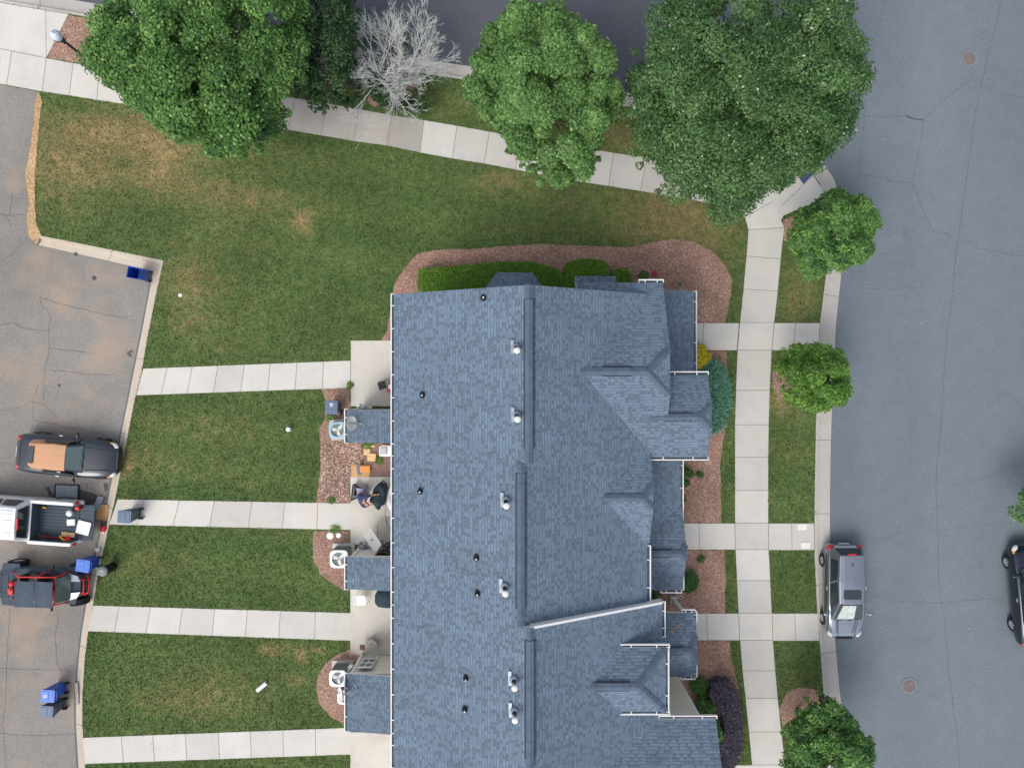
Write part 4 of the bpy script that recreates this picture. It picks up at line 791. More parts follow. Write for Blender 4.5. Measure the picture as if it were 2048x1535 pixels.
tree('oak_tree', 'largest crown in the photo, grey-green with pale glinting leaves, over the street corner', [(1265, 185), (1290, 165), (1270, 120), (1295, 90), (1290, 40), (1330, 0), (1340, -60), (1430, -110), (1560, -110), (1660, -60), (1700, 0), (1700, 50), (1740, 80), (1745, 110), (1735, 150), (1740, 165), (1705, 180), (1718, 215), (1700, 250), (1690, 275), (1670, 300), (1650, 330), (1610, 345), (1570, 360), (1530, 350), (1520, 380), (1490, 420), (1460, 415), (1440, 385), (1400, 362), (1350, 365), (1330, 330), (1300, 300), (1280, 260), (1262, 215)], 5.0, 3.0, 2.2, 'oak_leaf', 165000, .115, .7, (.5, .95), GT, trunk_r=.2)
tree('young_tree', 'small dark green tree with clustered leaves beside the corner ramp', [(1572, 470), (1590, 455), (1600, 425), (1640, 405), (1665, 380), (1690, 372), (1700, 390), (1735, 395), (1740, 420), (1758, 425), (1745, 465), (1748, 505), (1725, 525), (1680, 530), (1665, 552), (1620, 552), (1600, 515), (1590, 495)], 3.0, 1.3, 1.0, 'young_leaf', 26000, .2, .3, (.3, .48), GT, trunk_r=.07)
tree('young_tree', 'rounded bright yellow-green tree above the kerb by the second front path', [(1562, 745), (1575, 720), (1580, 695), (1620, 690), (1640, 686), (1665, 695), (1690, 705), (1705, 735), (1708, 765), (1698, 800), (1680, 812), (1640, 822), (1600, 812), (1580, 790), (1562, 765)], 2.4, 1.2, .9, 'bright_leaf', 22000, .16, .32, (.28, .45), GT, trunk_r=.06)
tree('young_tree', 'bushy green and yellow-green tree at the bottom edge above its mulch circle', [(1580, 1480), (1600, 1455), (1615, 1430), (1640, 1400), (1665, 1395), (1690, 1425), (1710, 1440), (1722, 1470), (1745, 1480), (1745, 1515), (1738, 1545), (1720, 1590), (1660, 1610), (1600, 1590), (1575, 1550), (1590, 1520)], 2.9, 1.4, 1.0, 'young_leaf', 27000, .17, .35, (.3, .48), GT, trunk_r=.07)
tree('young_tree', 'tree mostly outside the frame, one tuft of leaves at the right edge', [(2038, 1020), (2080, 975), (2150, 950), (2225, 990), (2240, 1050), (2180, 1090), (2090, 1070)], 2.2, 1.2, .9, 'young_leaf', 9000, .16, .35, (.3, .48), GT, trunk_r=.06)

def bare_tree(label, base, top, spread, hgt, seed, lean, n0=9):
    rnd = random.Random(seed); root = thing('bare_tree', label, 'dead tree', (base.x, base.y, 0), 0, GT); mb = MB(); tw = MB()
    def grow(p, d, L, r, lv):
        if lv == 0 or L < .12: return
        n = 3; pts = [p]; q = p.copy(); dd = d.copy()
        for i in range(n):
            dd = (dd + Vector((rnd.gauss(0, .10), rnd.gauss(0, .10), rnd.gauss(.03, .07)))).normalized(); q = q + dd * (L / n); pts.append(q.copy())
        (mb if lv > 3 else tw).tube(pts, [r, r * .85, r * .7, r * .55], 4 if lv < 4 else 6)
        nb = (4 if lv > 2 else 3) if lv > 1 else 0
        for k in range(nb):
            i = rnd.choice((1, 2, 2, 3, 3)); s = pts[i]; a = rnd.uniform(0, 6.28); ax = Vector((math.cos(a), math.sin(a), rnd.uniform(-.25, .35))); nd = (dd * 1.15 + ax * rnd.uniform(.45, .8)).normalized()
            grow(s, nd, L * rnd.uniform(.5, .78), max(r * .56, .0058), lv - 1)
    T = Vector((lean[0], lean[1], hgt * .34)); mb.tube([(0, 0, -.05), T * .5, T], [.10, .08, .065], 8)
    for k in range(n0):
        a = 6.28 * k / n0 + rnd.uniform(-.3, .3); el = rnd.uniform(.15, .9); d = Vector((math.cos(a) * math.cos(el), math.sin(a) * math.cos(el), math.sin(el)))
        grow(T + d * .05, d, spread * rnd.uniform(.46, .64), .03, 5)
    mb.build('trunk', ['bark_grey'], root); tw.build('twigs', ['bark_grey'], root, label='tangle of thin bare grey twigs')
    return root
b1 = bare_tree('larger bare grey tree with a dense fan of leafless twigs beside the big maple', P(768, 190), None, 2.35, 4.8, 5, (.05, .15), 14)
b2 = bare_tree('smaller bare grey tree with sparse twigs reaching over the street kerb', P(822, 168), None, 1.95, 4.2, 9, (.1, .05), 9)
tree('small_tree', 'low dark green leafy growth under the bare grey trees', [(655, 60), (650, 120), (660, 190), (700, 215), (740, 175), (795, 165), (812, 180), (808, 215), (850, 228), (880, 238), (840, 200), (800, 130), (810, 60), (760, 30), (700, 20)], 1.3, .5, .9, 'dark_leaf', 9000, .12, .7, (.22, .4), GT, cat='small tree', thin=.4, trunk_r=.05)
lf = MB()
def clump_obj(name, label, cat, px, py, z, r, mat, n, size, group=None, hz=.7, aspect=.7, blade=False, holder=None):
    c = P(px, py, z); root_loc = Vector((c.x, c.y, 0)); d = RNG.normal(size=(n, 3)); d[:, 2] = np.abs(d[:, 2]); d /= np.linalg.norm(d, axis=1)[:, None]
    rx = r if not hasattr(r, '__len__') else np.array([r[0], r[1], 1.0])
    pos = d * (np.array([1, 1, hz]) if not hasattr(r, '__len__') else np.array([1, 1, hz])) * RNG.uniform(.5, 1, n)[:, None]
    if hasattr(r, '__len__'): pos = pos * np.array([r[0], r[1], max(r)])
    else: pos = pos * r
    pos = pos * (1 + .38 * np.array([noise.noise(Vector(v) * 1.9 + Vector((px * .1, py * .1, 0))) for v in d]))[:, None]
    pos = pos + np.array([0, 0, max(z * .5, .0)]); V, Fq, tt = leaves(pos, d + np.array([0, 0, .6]), size, aspect, np.clip(RNG.normal(.5, .2, n), 0, 1))
    o = qmesh('foliage' if not holder else name, V, Fq, [mat], None, {'tint': tt})
    t = thing(name, label, cat, root_loc, 0, group); o.parent = t
    s = MB(); 
    for k in range(5): a = k * 1.3; s.tube([(0, 0, -.02), (math.cos(a) * .08, math.sin(a) * .08, max(z * .5, .1))], [.015, .008], 5)
    s.build('stem', ['bark_brown'], t); return t
def hedge(label, outline_px, h, mat, n, size=.06, z0=0.0, cat='hedge', group='clipped hedges along the end wall', name='hedge', bulge=.12):
    q = W(outline_px, h); poly = [(p.x, p.y) for p in q]; cx = sum(p[0] for p in poly) / len(poly); cy = sum(p[1] for p in poly) / len(poly)
    t = thing(name, label, cat, (cx, cy, 0), 0, group); mb = MB(); lp = [(p[0] - cx, p[1] - cy) for p in poly]
    if sum(lp[i][0] * lp[(i + 1) % len(lp)][1] - lp[(i + 1) % len(lp)][0] * lp[i][1] for i in range(len(lp))) < 0: lp = lp[::-1]
    mb.prism([(a * .95, b * .95) for a, b in lp], z0, h - .08); 
    tr = MB(); tr.prism([(a * .94, b * .93) for a, b in lp], .02, h - .1); tr.build('branches', ['bark_brown'], t)
    xs = [p[0] for p in lp]; ys = [p[1] for p in lp]; N1 = int(n * .75); X = RNG.uniform(min(xs), max(xs), N1 * 2); Y = RNG.uniform(min(ys), max(ys), N1 * 2); k = inside(lp, X, Y); X, Y = X[k][:N1], Y[k][:N1]
    zz = h - .05 + .05 * np.array([noise.noise(Vector((x * 2.2, y * 2.2, cx))) for x, y in zip(X, Y)]) + RNG.normal(0, .022, len(X))
    top = np.c_[X, Y, zz]; tn = np.tile([0, 0, 1.0], (len(X), 1)); m_ = n - len(X); L = [(Vector(lp[(i + 1) % len(lp)]) - Vector(lp[i])).length for i in range(len(lp))]; e = RNG.choice(len(lp), m_, p=np.array(L) / sum(L)); tt = RNG.random(m_)
    A = np.array(lp); B = np.roll(A, -1, 0); S_ = A[e] + (B[e] - A[e]) * tt[:, None]; dn = (B - A)[e]; nn = np.c_[dn[:, 1], -dn[:, 0]] / (np.linalg.norm(dn, axis=1)[:, None] + 1e-9)
    side = np.c_[S_ + nn * RNG.normal(0, .03, m_)[:, None], RNG.uniform(.05, h - .03, m_)]; sn = np.c_[nn, np.full(m_, .3)]
    V, Fq, tn2 = leaves(np.vstack([top, side]), np.vstack([tn, sn]), size, .7, np.clip(RNG.normal(.48, .2, n), 0, 1) ** 1.0)
    qmesh('foliage', V, Fq, [mat], t, {'tint': tn2}); return t
hedge('longest clipped hedge wrapping the bay window on the end wall', [(835, 570), (836, 540), (845, 536), (900, 533), (960, 526), (1010, 523), (1060, 523), (1100, 532), (1125, 545), (1138, 565), (1143, 585), (1130, 600), (850, 600), (838, 590)], .85, 'hedge_leaf', 26000)
hedge('middle square-clipped hedge beside the long one, in front of the narrow bay roof', [(1131, 530), (1140, 521), (1175, 517), (1205, 519), (1218, 530), (1217, 575), (1190, 590), (1140, 590), (1133, 565)], .95, 'hedge_leaf', 9000)
hedge('smallest rounded hedge right of the narrow bay roof', [(1226, 545), (1236, 536), (1252, 536), (1264, 550), (1268, 575), (1258, 590), (1228, 590), (1224, 570)], .85, 'hedge_leaf', 4500)
clump_obj('shrub', 'small dark rose bush beside pink flowers near the end wall', 'bush', 1289, 552, .3, .27, 'shrub_leaf', 700, .08)
clump_obj('flower', 'pink flowers on thin stems beside the dark rose bush', 'flower', 1311, 546, .3, .2, 'pink_leaf', 90, .07)
clump_obj('shrub', 'round golden yellow shrub against the front porch by the path', 'bush', 1400, 712, .5, (.52, .6), 'gold_leaf', 6000, .07)
clump_obj('shrub', 'wide green bush beside the corner of the middle porch roof', 'bush', 1378, 1166, .5, (.5, .5), 'shrub_leaf', 6000, .07)
clump_obj('shrub', 'round clipped dark green shrub below the small porch roof', 'bush', 1401, 1373, .5, (.44, .46), 'shrub_leaf', 5500, .05)
clump_obj('shrub', 'loose green shrub squeezed between the siding and the purple hedge', 'bush', 1410, 1425, .5, (.5, .75), 'shrub_leaf', 3600, .12)
clump_obj('shrub', 'lower loose green shrub under the corner of the wide gable', 'bush', 1434, 1472, .5, (.36, .7), 'young_leaf', 2400, .12)
hedge('dark purple-leaved hedge curving along the grass strip by the pavement', [(1424, 1372), (1440, 1362), (1462, 1366), (1478, 1390), (1484, 1430), (1486, 1480), (1482, 1515), (1470, 1535), (1440, 1560), (1425, 1540), (1440, 1500), (1452, 1460), (1448, 1430), (1430, 1410), (1420, 1390)], .7, 'purple_leaf', 16000, .075, group=None, cat='hedge')
clump_obj('flower', 'fuchsia flowers on a low bush under the middle porch edge', 'flower', 1313, 1190, .3, .25, 'shrub_leaf', 500, .08)
clump_obj('flower', 'bright magenta blossom on the low bush under the middle porch edge', 'flower', 1316, 1186, .45, .08, 'pink_leaf', 30, .06)
for px, py, r, lab in ((1368, 942, .36, 'ragged green plant in the bed, closest to the middle porch gutter'), (1381, 947, .2, 'small leafy plant just right of the ragged green plant'), (1400, 949, .18, 'tiny plant alone in the middle of the mulch bed'), (1373, 966, .18, 'tiny green plant below the ragged one in the bed'), (1368, 998, .14, 'sparse dark seedling near the porch gutter'), (1402, 1118, .2, 'low plant sprout in the bed just below the second front path'), (1343, 922, .2, 'orange-brown dry plant under the gutter corner')):
    clump_obj('plant', lab, 'plant', px, py, .1, r, 'dead_leaf' if 'orange' in lab else 'shrub_leaf', int(900 * r), .08, 'small plants in the front beds')
clump_obj('plant', 'silvery teal seedling alone in the mulch bed at the end wall', 'plant', 1361, 567, .1, .09, 'teal_blade', 50, .06)
for px, py, n, lab in ((735, 888, 260, 'weeds growing against the shed wall over the shell bed'), (757, 920, 160, 'weed tuft growing between the pavers'), (700, 770, 130, 'weeds in the corner of the first rear path and patio'), (670, 1058, 160, 'weeds along the lower edge of the second rear path'), (663, 1000, 140, 'weeds at the bottom of the shell bed'), (662, 835, 160, 'weeds between the grey box and the first air conditioner'), (712, 1100, 50, 'yellow-green weeds at the lower corner of the second patio')):
    clump_obj('weed', lab, 'weed', px, py, .05, .3 if n > 140 else .2, 'weed_leaf', n, .07, 'weeds around the rear beds', hz=.4)
# ornamental grass, blades arching outward
c0 = P(1428, 793, .4); n = 5200; A = RNG.uniform(0, 6.28, n); rr = np.sqrt(RNG.random(n)); bx = np.cos(A) * rr * .62; by_ = np.sin(A) * rr * 1.55
dl = np.c_[np.cos(A) * RNG.uniform(.1, .6, n) + RNG.normal(0, .18, n), np.sin(A) * RNG.uniform(.0, .45, n) + RNG.normal(0, .2, n)]; L = RNG.uniform(.25, .42, n); dl = dl / np.linalg.norm(dl, axis=1)[:, None] * (L * RNG.uniform(.5, 1, n))[:, None]
h1 = RNG.uniform(.35, .6, n); pe = np.c_[-dl[:, 1], dl[:, 0]]; pe = pe / np.linalg.norm(pe, axis=1)[:, None] * .011
V = np.stack([np.c_[bx - pe[:, 0], by_ - pe[:, 1], h1 * .25], np.c_[bx + pe[:, 0], by_ + pe[:, 1], h1 * .25], np.c_[bx + dl[:, 0] * .55 + pe[:, 0] * .8, by_ + dl[:, 1] * .55 + pe[:, 1] * .8, h1], np.c_[bx + dl[:, 0] * .55 - pe[:, 0] * .8, by_ + dl[:, 1] * .55 - pe[:, 1] * .8, h1],
 np.c_[bx + dl[:, 0] + pe[:, 0] * .3, by_ + dl[:, 1] + pe[:, 1] * .3, h1 * .85], np.c_[bx + dl[:, 0] - pe[:, 0] * .3, by_ + dl[:, 1] - pe[:, 1] * .3, h1 * .85]], 1).reshape(-1, 3)
Fq = np.concatenate([np.arange(n)[:, None] * 6 + np.array([0, 1, 2, 3]), np.arange(n)[:, None] * 6 + np.array([3, 2, 4, 5])])
og = thing('ornamental_grass', 'large clump of teal-green arching grass beside the front gable', 'ornamental grass', (c0.x, c0.y, 0)); qmesh('blades', V, Fq, ['teal_blade'], og, {'tint': np.repeat(RNG.random(n), 6)})
s = MB(); s.lathe([(.001, .0), (.6, .02), (.5, .2), (.001, .3)], (0, 0, 0), 14, Matrix.Diagonal((1, 2.2, 1, 1))); s.build('crown_base', ['shrub_leaf'], og)
# ------------------------------------------------------------------ vehicles
def loft(mb, st, close=True):
    b = len(mb.v); n = None
    for x, prof in st:
        full = [(y, z) for y, z in prof] + [(-y, z) for y, z in prof[::-1] if y > 1e-6]
        n = len(full); mb.v += [(x, y, z) for y, z in full]
    for i in range(len(st) - 1):
        for j in range(n):
            k = (j + 1) % n; mb.f.append((b + i * n + j, b + (i + 1) * n + j, b + (i + 1) * n + k, b + i * n + k)); mb.mi.append(mb.cur)
    mb.f.append(tuple(b + j for j in range(n))); mb.mi.append(mb.cur); mb.f.append(tuple(b + (len(st) - 1) * n + j for j in range(n - 1, -1, -1))); mb.mi.append(mb.cur)
    return mb
def patch(mb, c, u0=0, u1=1, v0=0, v1=1, nu=6, nv=4, off=.015, bulge=.03, flip=False):
    a, b, d, e = [Vector(p) for p in c]                             # a-b bottom edge, d-e top edge (a under d? a->b, e<-d)
    nr = (b - a).cross(e - a).normalized() * (-1 if flip else 1); vs = []
    for j in range(nv + 1):
        for i in range(nu + 1):
            u, v = u0 + (u1 - u0) * i / nu, v0 + (v1 - v0) * j / nv
            p = a.lerp(b, u).lerp(e.lerp(d, u), v); vs.append(p + nr * (off + bulge * 4 * u * (1 - u)))
    w_ = nu + 1; return mb.add(vs, [(j * w_ + i, j * w_ + i + 1, (j + 1) * w_ + i + 1, (j + 1) * w_ + i) for j in range(nv) for i in range(nu)])
def wheel(parent, x, y, r=.32, wd=.2, steer=0, knob=False, rimmat='alloy'):
    sgn = 1 if y > 0 else -1; Rm = Matrix.Translation((x, y, r)) @ Matrix.Rotation(steer, 4, 'Z') @ Matrix.Rotation(-sgn * math.pi / 2, 4, 'X'); mb = MB()
    mb.lathe([(r * .62, -wd / 2), (r * .93, -wd / 2), (r, -wd * .36), (r, wd * .36), (r * .93, wd / 2), (r * .62, wd / 2), (r * .58, wd * .3)], n=26, M=Rm)
    if knob:
        for k in range(22):
            a = 6.283 * k / 22
            for s_ in (-1, 1): mb.box((0, 0, 0), (.045, .045, wd * .42), M=Rm @ Matrix.Rotation(a + s_ * .07, 4, 'Z') @ Matrix.Translation((r + .008, 0, s_ * wd * .24)))
    w_ = mb.build('wheel', ['rubber'], parent, smooth=not knob); rm = MB(); rm.lathe([(r * .6, wd * .34), (r * .63, wd * .42), (r * .5, wd * .3), (r * .45, wd * .12), (.001, wd * .12)], n=20, M=Rm)
    for k in range(5): rm.box((0, 0, 0), (r * .5, .05, .03), M=Rm @ Matrix.Rotation(6.283 * k / 5, 4, 'Z') @ Matrix.Translation((r * .3, 0, wd * .32)))
    rm.cyl((0, 0, wd * .2), .06, wd * .18, 10, M=Rm); rm.build('rim', [rimmat], w_)
def prof(hw, zc, zb, sill=.22):
    return [(0, zc), (hw * .5, zc - .008), (hw * .8, zc * .55 + zb * .45 + .012), (hw * .94, zb), (hw * .995, zb - .13), (hw, .5), (hw * .96, .3), (hw * .86, sill), (0, sill)]
def car(name, label, px, py, heading, L, Wd, st, cab, paintm, cat='car', cabmat=None, roofmat=None, side=None, extra=None, group=None, wx=(.32, .31), wr=.31, amber=False, lamps=True):
    """st: (fraction 0 rear..1 front, width factor, centre height, shoulder height); cab: xb, xr, xf, xw, zt, zb, rw, bw"""
    p = P(px, py, .6); t = thing(name, label, cat, (p.x, p.y, ZR + .01), heading, group); hw = Wd / 2
    mb = MB(); loft(mb, [(-L / 2 + f * L, prof(hw * k, zc, zb)) for f, k, zc, zb in st]); mb.build('body', [paintm], t, smooth=True, subd=1)
    xb, xr, xf, xw, zt, zb, rw, bw = cab; cbm = MB()
    def cp_(z, w1, w0): return [(0, z), (w1 * .6, z - .01), (w1 * .93, z - .035), (w1, z - .08), (w0, zb - .03), (0, zb - .05)]
    st2 = [(xb, [(0, zb + .02), (bw * .5, zb + .015), (bw * .8, zb), (bw * .86, zb - .01), (bw * .9, zb - .03), (0, zb - .05)]), (xr, cp_(zt - .03, rw * .93, bw)), (xr * .45 + xf * .55, cp_(zt, rw, bw)), (xf, cp_(zt - .03, rw * .96, bw)), (xw, [(0, zb + .02), (bw * .5, zb + .015), (bw * .82, zb - .0), (bw * .9, zb - .01), (bw * .94, zb - .03), (0, zb - .05)])]
    if cabmat: st2.insert(1, (xb + .2, cp_(zb + (zt - zb) * .66, rw * .86, bw * .97))); st2[0] = (xb, [(y * .82, z) for y, z in st2[0][1]])
    loft(cbm, st2); nf = len(cbm.f); nsec = len(st2) - 1; ns = (nf - 2) // nsec
    if cabmat:
        for fi in range((nsec - 1) * ns, nsec * ns): cbm.mi[fi] = 1
        cbm.mi[nf - 1] = 1
    cb = cbm.build('roof', [cabmat or paintm, paintm], t, smooth=False, bevel=.05)
    ws = MB(); C4 = [(xw, -bw * .88, zb + .0), (xw, bw * .88, zb + .0), (xf, rw * .86, zt - .045), (xf, -rw * .86, zt - .045)]
    patch(ws, C4, .03, .97, .04, .97, off=.02, bulge=.0); g1 = ws.build('windshield', ['light_glass' if name != 'hatchback' else 'car_glass'], t, smooth=True)
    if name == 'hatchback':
        sh = MB(); patch(sh, C4, .12, .68, .1, .93, off=.035, bulge=.0); sh.build('painted_reflection', ['painted_reflection'], g1)  # pale patch paints a reflection onto the windshield glass
    wp = MB(); wp.tube([(xw + .02, -bw * .6, zb + .03), (xw - .1, 0, zb + .07)], .012, 5); wp.tube([(xw + .02, 0, zb + .03), (xw - .1, bw * .6, zb + .07)], .012, 5); wp.build('wiper', ['black_plastic'], t)
    if not cabmat:
        rg = MB(); patch(rg, [(xb, bw * .8, zb + .01), (xb, -bw * .8, zb + .01), (xr, -rw * .8, zt - .06), (xr, rw * .8, zt - .06)], .04, .96, .06, .9, off=.02, bulge=.0); rg.build('rear_window', ['car_glass'], t, smooth=True)
        for s_ in (-1, 1):
            for (u0, u1) in ((.06, .46), (.5, .93)):
                sw = MB(); a, b, d, e = (xr, s_ * bw, zb - .03), (xw - .25, s_ * bw, zb - .03), (xf, s_ * rw * .98, zt - .09), (xr + .15, s_ * rw * .96, zt - .1)
                patch(sw, (a, b, d, e), u0, u1, .14, .9, off=.02, bulge=.0, flip=s_ > 0); sw.build('side_window', ['car_glass'], t)
    for s_ in (-1, 1):
        mr = MB(); mr.tube([(xw - .28, s_ * (bw - .02), zb + .02), (xw - .3, s_ * (hw + .05), zb + .06)], .03, 6); mr.mat(0); mr.ball((xw - .3, s_ * (hw + .12), zb + .08), (.08, .15, .08), 10, 6); mr.build('mirror', [paintm], t, smooth=True)
        wheel(t, L / 2 - L * wx[0] * .62, s_ * (hw - .1), wr); wheel(t, -L / 2 + L * wx[1] * .62, s_ * (hw - .1), wr)
        hl = MB(); z1 = st[-2][3]; hx = L / 2 - .26; hl.ball((hx, s_ * hw * .72, z1 + .0), (.2, .13, .09), 12, 6, M=Matrix.Translation((hx, s_ * hw * .72, 0)) @ Matrix.Rotation(-s_ * .5, 4, 'Z') @ Matrix.Translation((-hx, -s_ * hw * .72, 0))); h_ = hl.build('headlight', ['lens_glass'], t, smooth=True)
        if amber: am = MB(); am.ball((hx - .13, s_ * hw * .83, z1 + .045), (.09, .055, .05), 8, 5); am.build('turn_signal', ['amber'], h_)
        tl = MB(); tx = -L / 2 + .2; z0 = st[1][3]; tl.ball((tx, s_ * hw * .68, z0 + .0), ((.2, .22, .11) if name == 'hatchback' else (.13, .17, .12)), 12, 6, M=Matrix.Translation((tx, s_ * hw * .72, 0)) @ Matrix.Rotation(s_ * .55, 4, 'Z') @ Matrix.Translation((-tx, -s_ * hw * .72, 0))); tl.build('tail_light', ['lamp_red'], t, smooth=True)
        dh = MB(); dh.box((xf - .55, s_ * (hw + .0), zb - .12), (.16, .04, .03)); dh.build('door_handle', ['alloy'], t)
    pl = MB(); pl.box((-L / 2 - .005, 0, .6), (.02, .45, .14)); pl.build('number_plate', ['white_plastic'], t)
    if extra: extra(t, hw)
    return t
ST = [(0, .72, .62, .58), (.02, .88, .78, .70), (.08, .96, .95, .86), (.2, 1.0, 1.0, .92), (.45, 1.0, 1.0, .93), (.66, 1.0, .99, .92), (.78, .98, .92, .86), (.9, .93, .82, .74), (.97, .8, .70, .62), (1.0, .6, .56, .5)]
def hatch_x(t, hw):
    s = MB(); s.rbox((-.1 + .02, .0, 1.462), (.42, .78, .016), .06); s.build('sunroof', ['car_glass'], t)
    b = MB(); b.box((-1.86, 0, 1.40), (.07, .34, .03)); b.build('brake_light', ['lamp_red'], t)
    a = MB(); a.tube([(-1.35, 0, 1.45), (-1.5, 0, 1.55)], .015, 5); a.build('antenna', ['black_plastic'], t)
    c = MB(); c.tube([(1.15, -.45, 1.0), (2.0, -.36, .83)], .02, 5); c.tube([(1.15, .45, 1.0), (2.0, .36, .83)], .02, 5); c.build('hood_crease', ['car_silver_side'], t)
    g = MB(); g.box((2.12, 0, .62), (.08, .7, .14)); g.build('grille', ['black_plastic'], t)
car('hatchback', 'silver hatchback with a pale reflection painted on its windscreen, parked at the kerb beside the third front path', 1690, 1183, R(-90), 4.35, 1.78, ST, (-2.06, -1.8, .34, 1.2, 1.46, .97, .60, .80), 'car_silver', extra=hatch_x)
def conv_x(t, hw):
    r = MB(); r.add([(-1.45, -.38, 1.2), (-1.45, .38, 1.2), (-1.14, .38, 1.3), (-1.14, -.38, 1.3)], [(0, 1, 2, 3)]); r.build('rear_window', ['car_glass'], t)
    for s_ in (-1, 1):
        sw = MB(); patch(sw, [(-.95, s_ * .76, .90), (.6, s_ * .78, .90), (.28, s_ * .62, 1.26), (-.7, s_ * .6, 1.26)], .0, 1, .0, .95, off=.02, bulge=0, flip=s_ > 0); sw.build('side_window', ['car_glass'], t)
        h = MB(); h.tube([(1.0, s_ * .5, .97), (2.05, s_ * .44, .80)], .014, 5); h.build('hood_crease', ['car_black'], t)
    d = MB(); d.tube([(-1.9, -.62, .965), (-1.72, -.7, .975)], .01, 5); d.tube([(-2.0, -.6, .95), (-2.0, .6, .95)], .012, 5); d.build('boot_seam', ['black_plastic'], t)
    g = MB(); g.box((2.27, 0, .58), (.08, .8, .12)); g.build('grille', ['black_plastic'], t)
STC = [(0, .7, .66, .6), (.02, .86, .84, .76), (.07, .94, .95, .86), (.2, .99, .97, .90), (.45, 1.0, .95, .9), (.66, 1.0, .95, .88), (.8, .98, .90, .82), (.92, .9, .78, .70), (.98, .74, .64, .58), (1.0, .55, .54, .5)]
car('convertible', 'black convertible with its tan fabric roof closed, nose at the parking kerb', 133, 912, R(-5.4), 4.66, 1.84, STC, (-1.6, -.95, .28, .9, 1.33, .94, .6, .70), 'car_black', cabmat='tan_cloth', extra=conv_x, amber=True)
car('sedan', 'dark navy car cut off by the right edge of the photo', 2069, 1188, R(95), 4.75, 1.8, ST, (-2.0, -1.1, .4, 1.3, 1.44, .97, .58, .79), 'car_navy', amber=True)
# ---- white pickup, tail towards the kerb
p = P(153, 1046, .8); tk = thing('pickup_truck', 'white pickup truck with its tailgate down and tools in the bed', 'pickup truck', (p.x, p.y, ZR + .01), R(176)); hw = .98
mb = MB()   # cab and hood (x forward, x=0 at the tailgate hinge)
loft(mb, [(1.92, prof(hw, 1.12, 1.08, .35)), (2.0, prof(hw, 1.14, 1.1, .35)), (3.4, prof(hw, 1.14, 1.1, .35)), (4.4, prof(hw, 1.14, 1.08, .35)), (5.3, prof(hw * .97, 1.06, 1.0, .35)), (5.62, prof(hw * .85, .92, .85, .35))]); mb.build('body', ['car_white'], tk, smooth=True, bevel=.02)
mb = MB(); cbz = 1.12
loft(mb, [(2.02, [(0, 1.2), (.5, 1.2), (.8, 1.18), (.84, 1.16), (.92, 1.05), (0, 1.0)]), (2.16, [(0, 1.86), (.5, 1.85), (.68, 1.82), (.73, 1.76), (.92, 1.08), (0, 1.05)]), (3.0, [(0, 1.9), (.5, 1.89), (.7, 1.85), (.75, 1.78), (.93, 1.08), (0, 1.05)]), (3.75, [(0, 1.86), (.5, 1.85), (.68, 1.81), (.73, 1.75), (.93, 1.08), (0, 1.05)]), (4.45, [(0, 1.16), (.5, 1.15), (.78, 1.14), (.85, 1.13), (.93, 1.08), (0, 1.05)])])
for yy in (-.56, -.42, -.14, .14, .42, .56): mb.box((2.95, yy, 1.885 if abs(yy) < .5 else 1.87), (1.3, .018, .03))
cab = mb.build('cab', ['car_white'], tk, bevel=.03)
g = MB(); patch(g, [(2.0, .78, 1.22), (2.0, -.78, 1.22), (2.14, -.62, 1.8), (2.14, .62, 1.8)], .02, .98, .02, .95, off=.03, bulge=0); g.build('rear_window', ['car_glass'], cab)
g = MB(); patch(g, [(4.4, -.78, 1.2), (4.4, .78, 1.2), (3.78, .64, 1.82), (3.78, -.64, 1.82)], .02, .98, .02, .95, off=.03, bulge=0); g.build('windshield', ['car_glass'], cab)
for s_ in (-1, 1):
    for u0, u1 in ((.03, .45), (.5, .97)):
        g = MB(); patch(g, [(2.2, s_ * .92, 1.1), (4.2, s_ * .92, 1.1), (3.7, s_ * .735, 1.74), (2.25, s_ * .735, 1.74)], u0, u1, .08, .94, off=.03, bulge=0, flip=s_ > 0); g.build('side_window', ['car_glass'], cab)
    wheel(tk, .95, s_ * (hw - .12), .38, .25); wheel(tk, 4.55, s_ * (hw - .12), .38, .25)
    tl = MB(); tl.box((.02, s_ * .93, .98), (.1, .12, .26)); tl.build('tail_light', ['lamp_red'], tk, bevel=.02)
    m_ = MB(); m_.box((4.0, s_ * 1.12, 1.25), (.14, .24, .2)); m_.build('mirror', ['car_white'], tk, bevel=.03)
g = MB(); g.box((2.05, 0, 1.87), (.09, .5, .04)); g.build('brake_light', ['lamp_red'], cab)
bd = MB()
for s_ in (-1, 1): bd.box((.98, s_ * .91, .86), (1.93, .15, .82)); bd.box((.98, s_ * .985, 1.1), (1.3, .05, .2))
bd.box((1.9, 0, .9), (.06, 1.68, .7)); bd.box((.1, 0, .52), (.28, 1.9, .14)); bd.build('bed_wall', ['car_white'], tk, bevel=.03)
fl = MB(); fl.box((.96, 0, .62), (1.83, 1.66, .05))
for k in range(11): fl.box((.96, -.75 + .15 * k, .655), (1.8, .06, .02))
for s_ in (-1, 1): fl.box((.96, s_ * .826, .93), (1.82, .015, .58))
fl.box((1.862, 0, .93), (.015, 1.63, .58)); fl.build('bed_liner', ['liner'], tk)
tg = MB(); tg.box((-.33, 0, .66), (.62, 1.62, .05))
for k in range(9): tg.box((-.33, -.68 + .17 * k, .69), (.56, .06, .015))
tg.build('tailgate', ['liner'], tk, bevel=.01)
def tp(x, y, z):                                                   # point in the pickup frame -> world
    return Matrix.Translation((p.x, p.y, ZR + .01)) @ Matrix.Rotation(R(176), 4, 'Z') @ Vector((x, y, z))
def at_px(px, py, z): q = P(px, py, z); return q
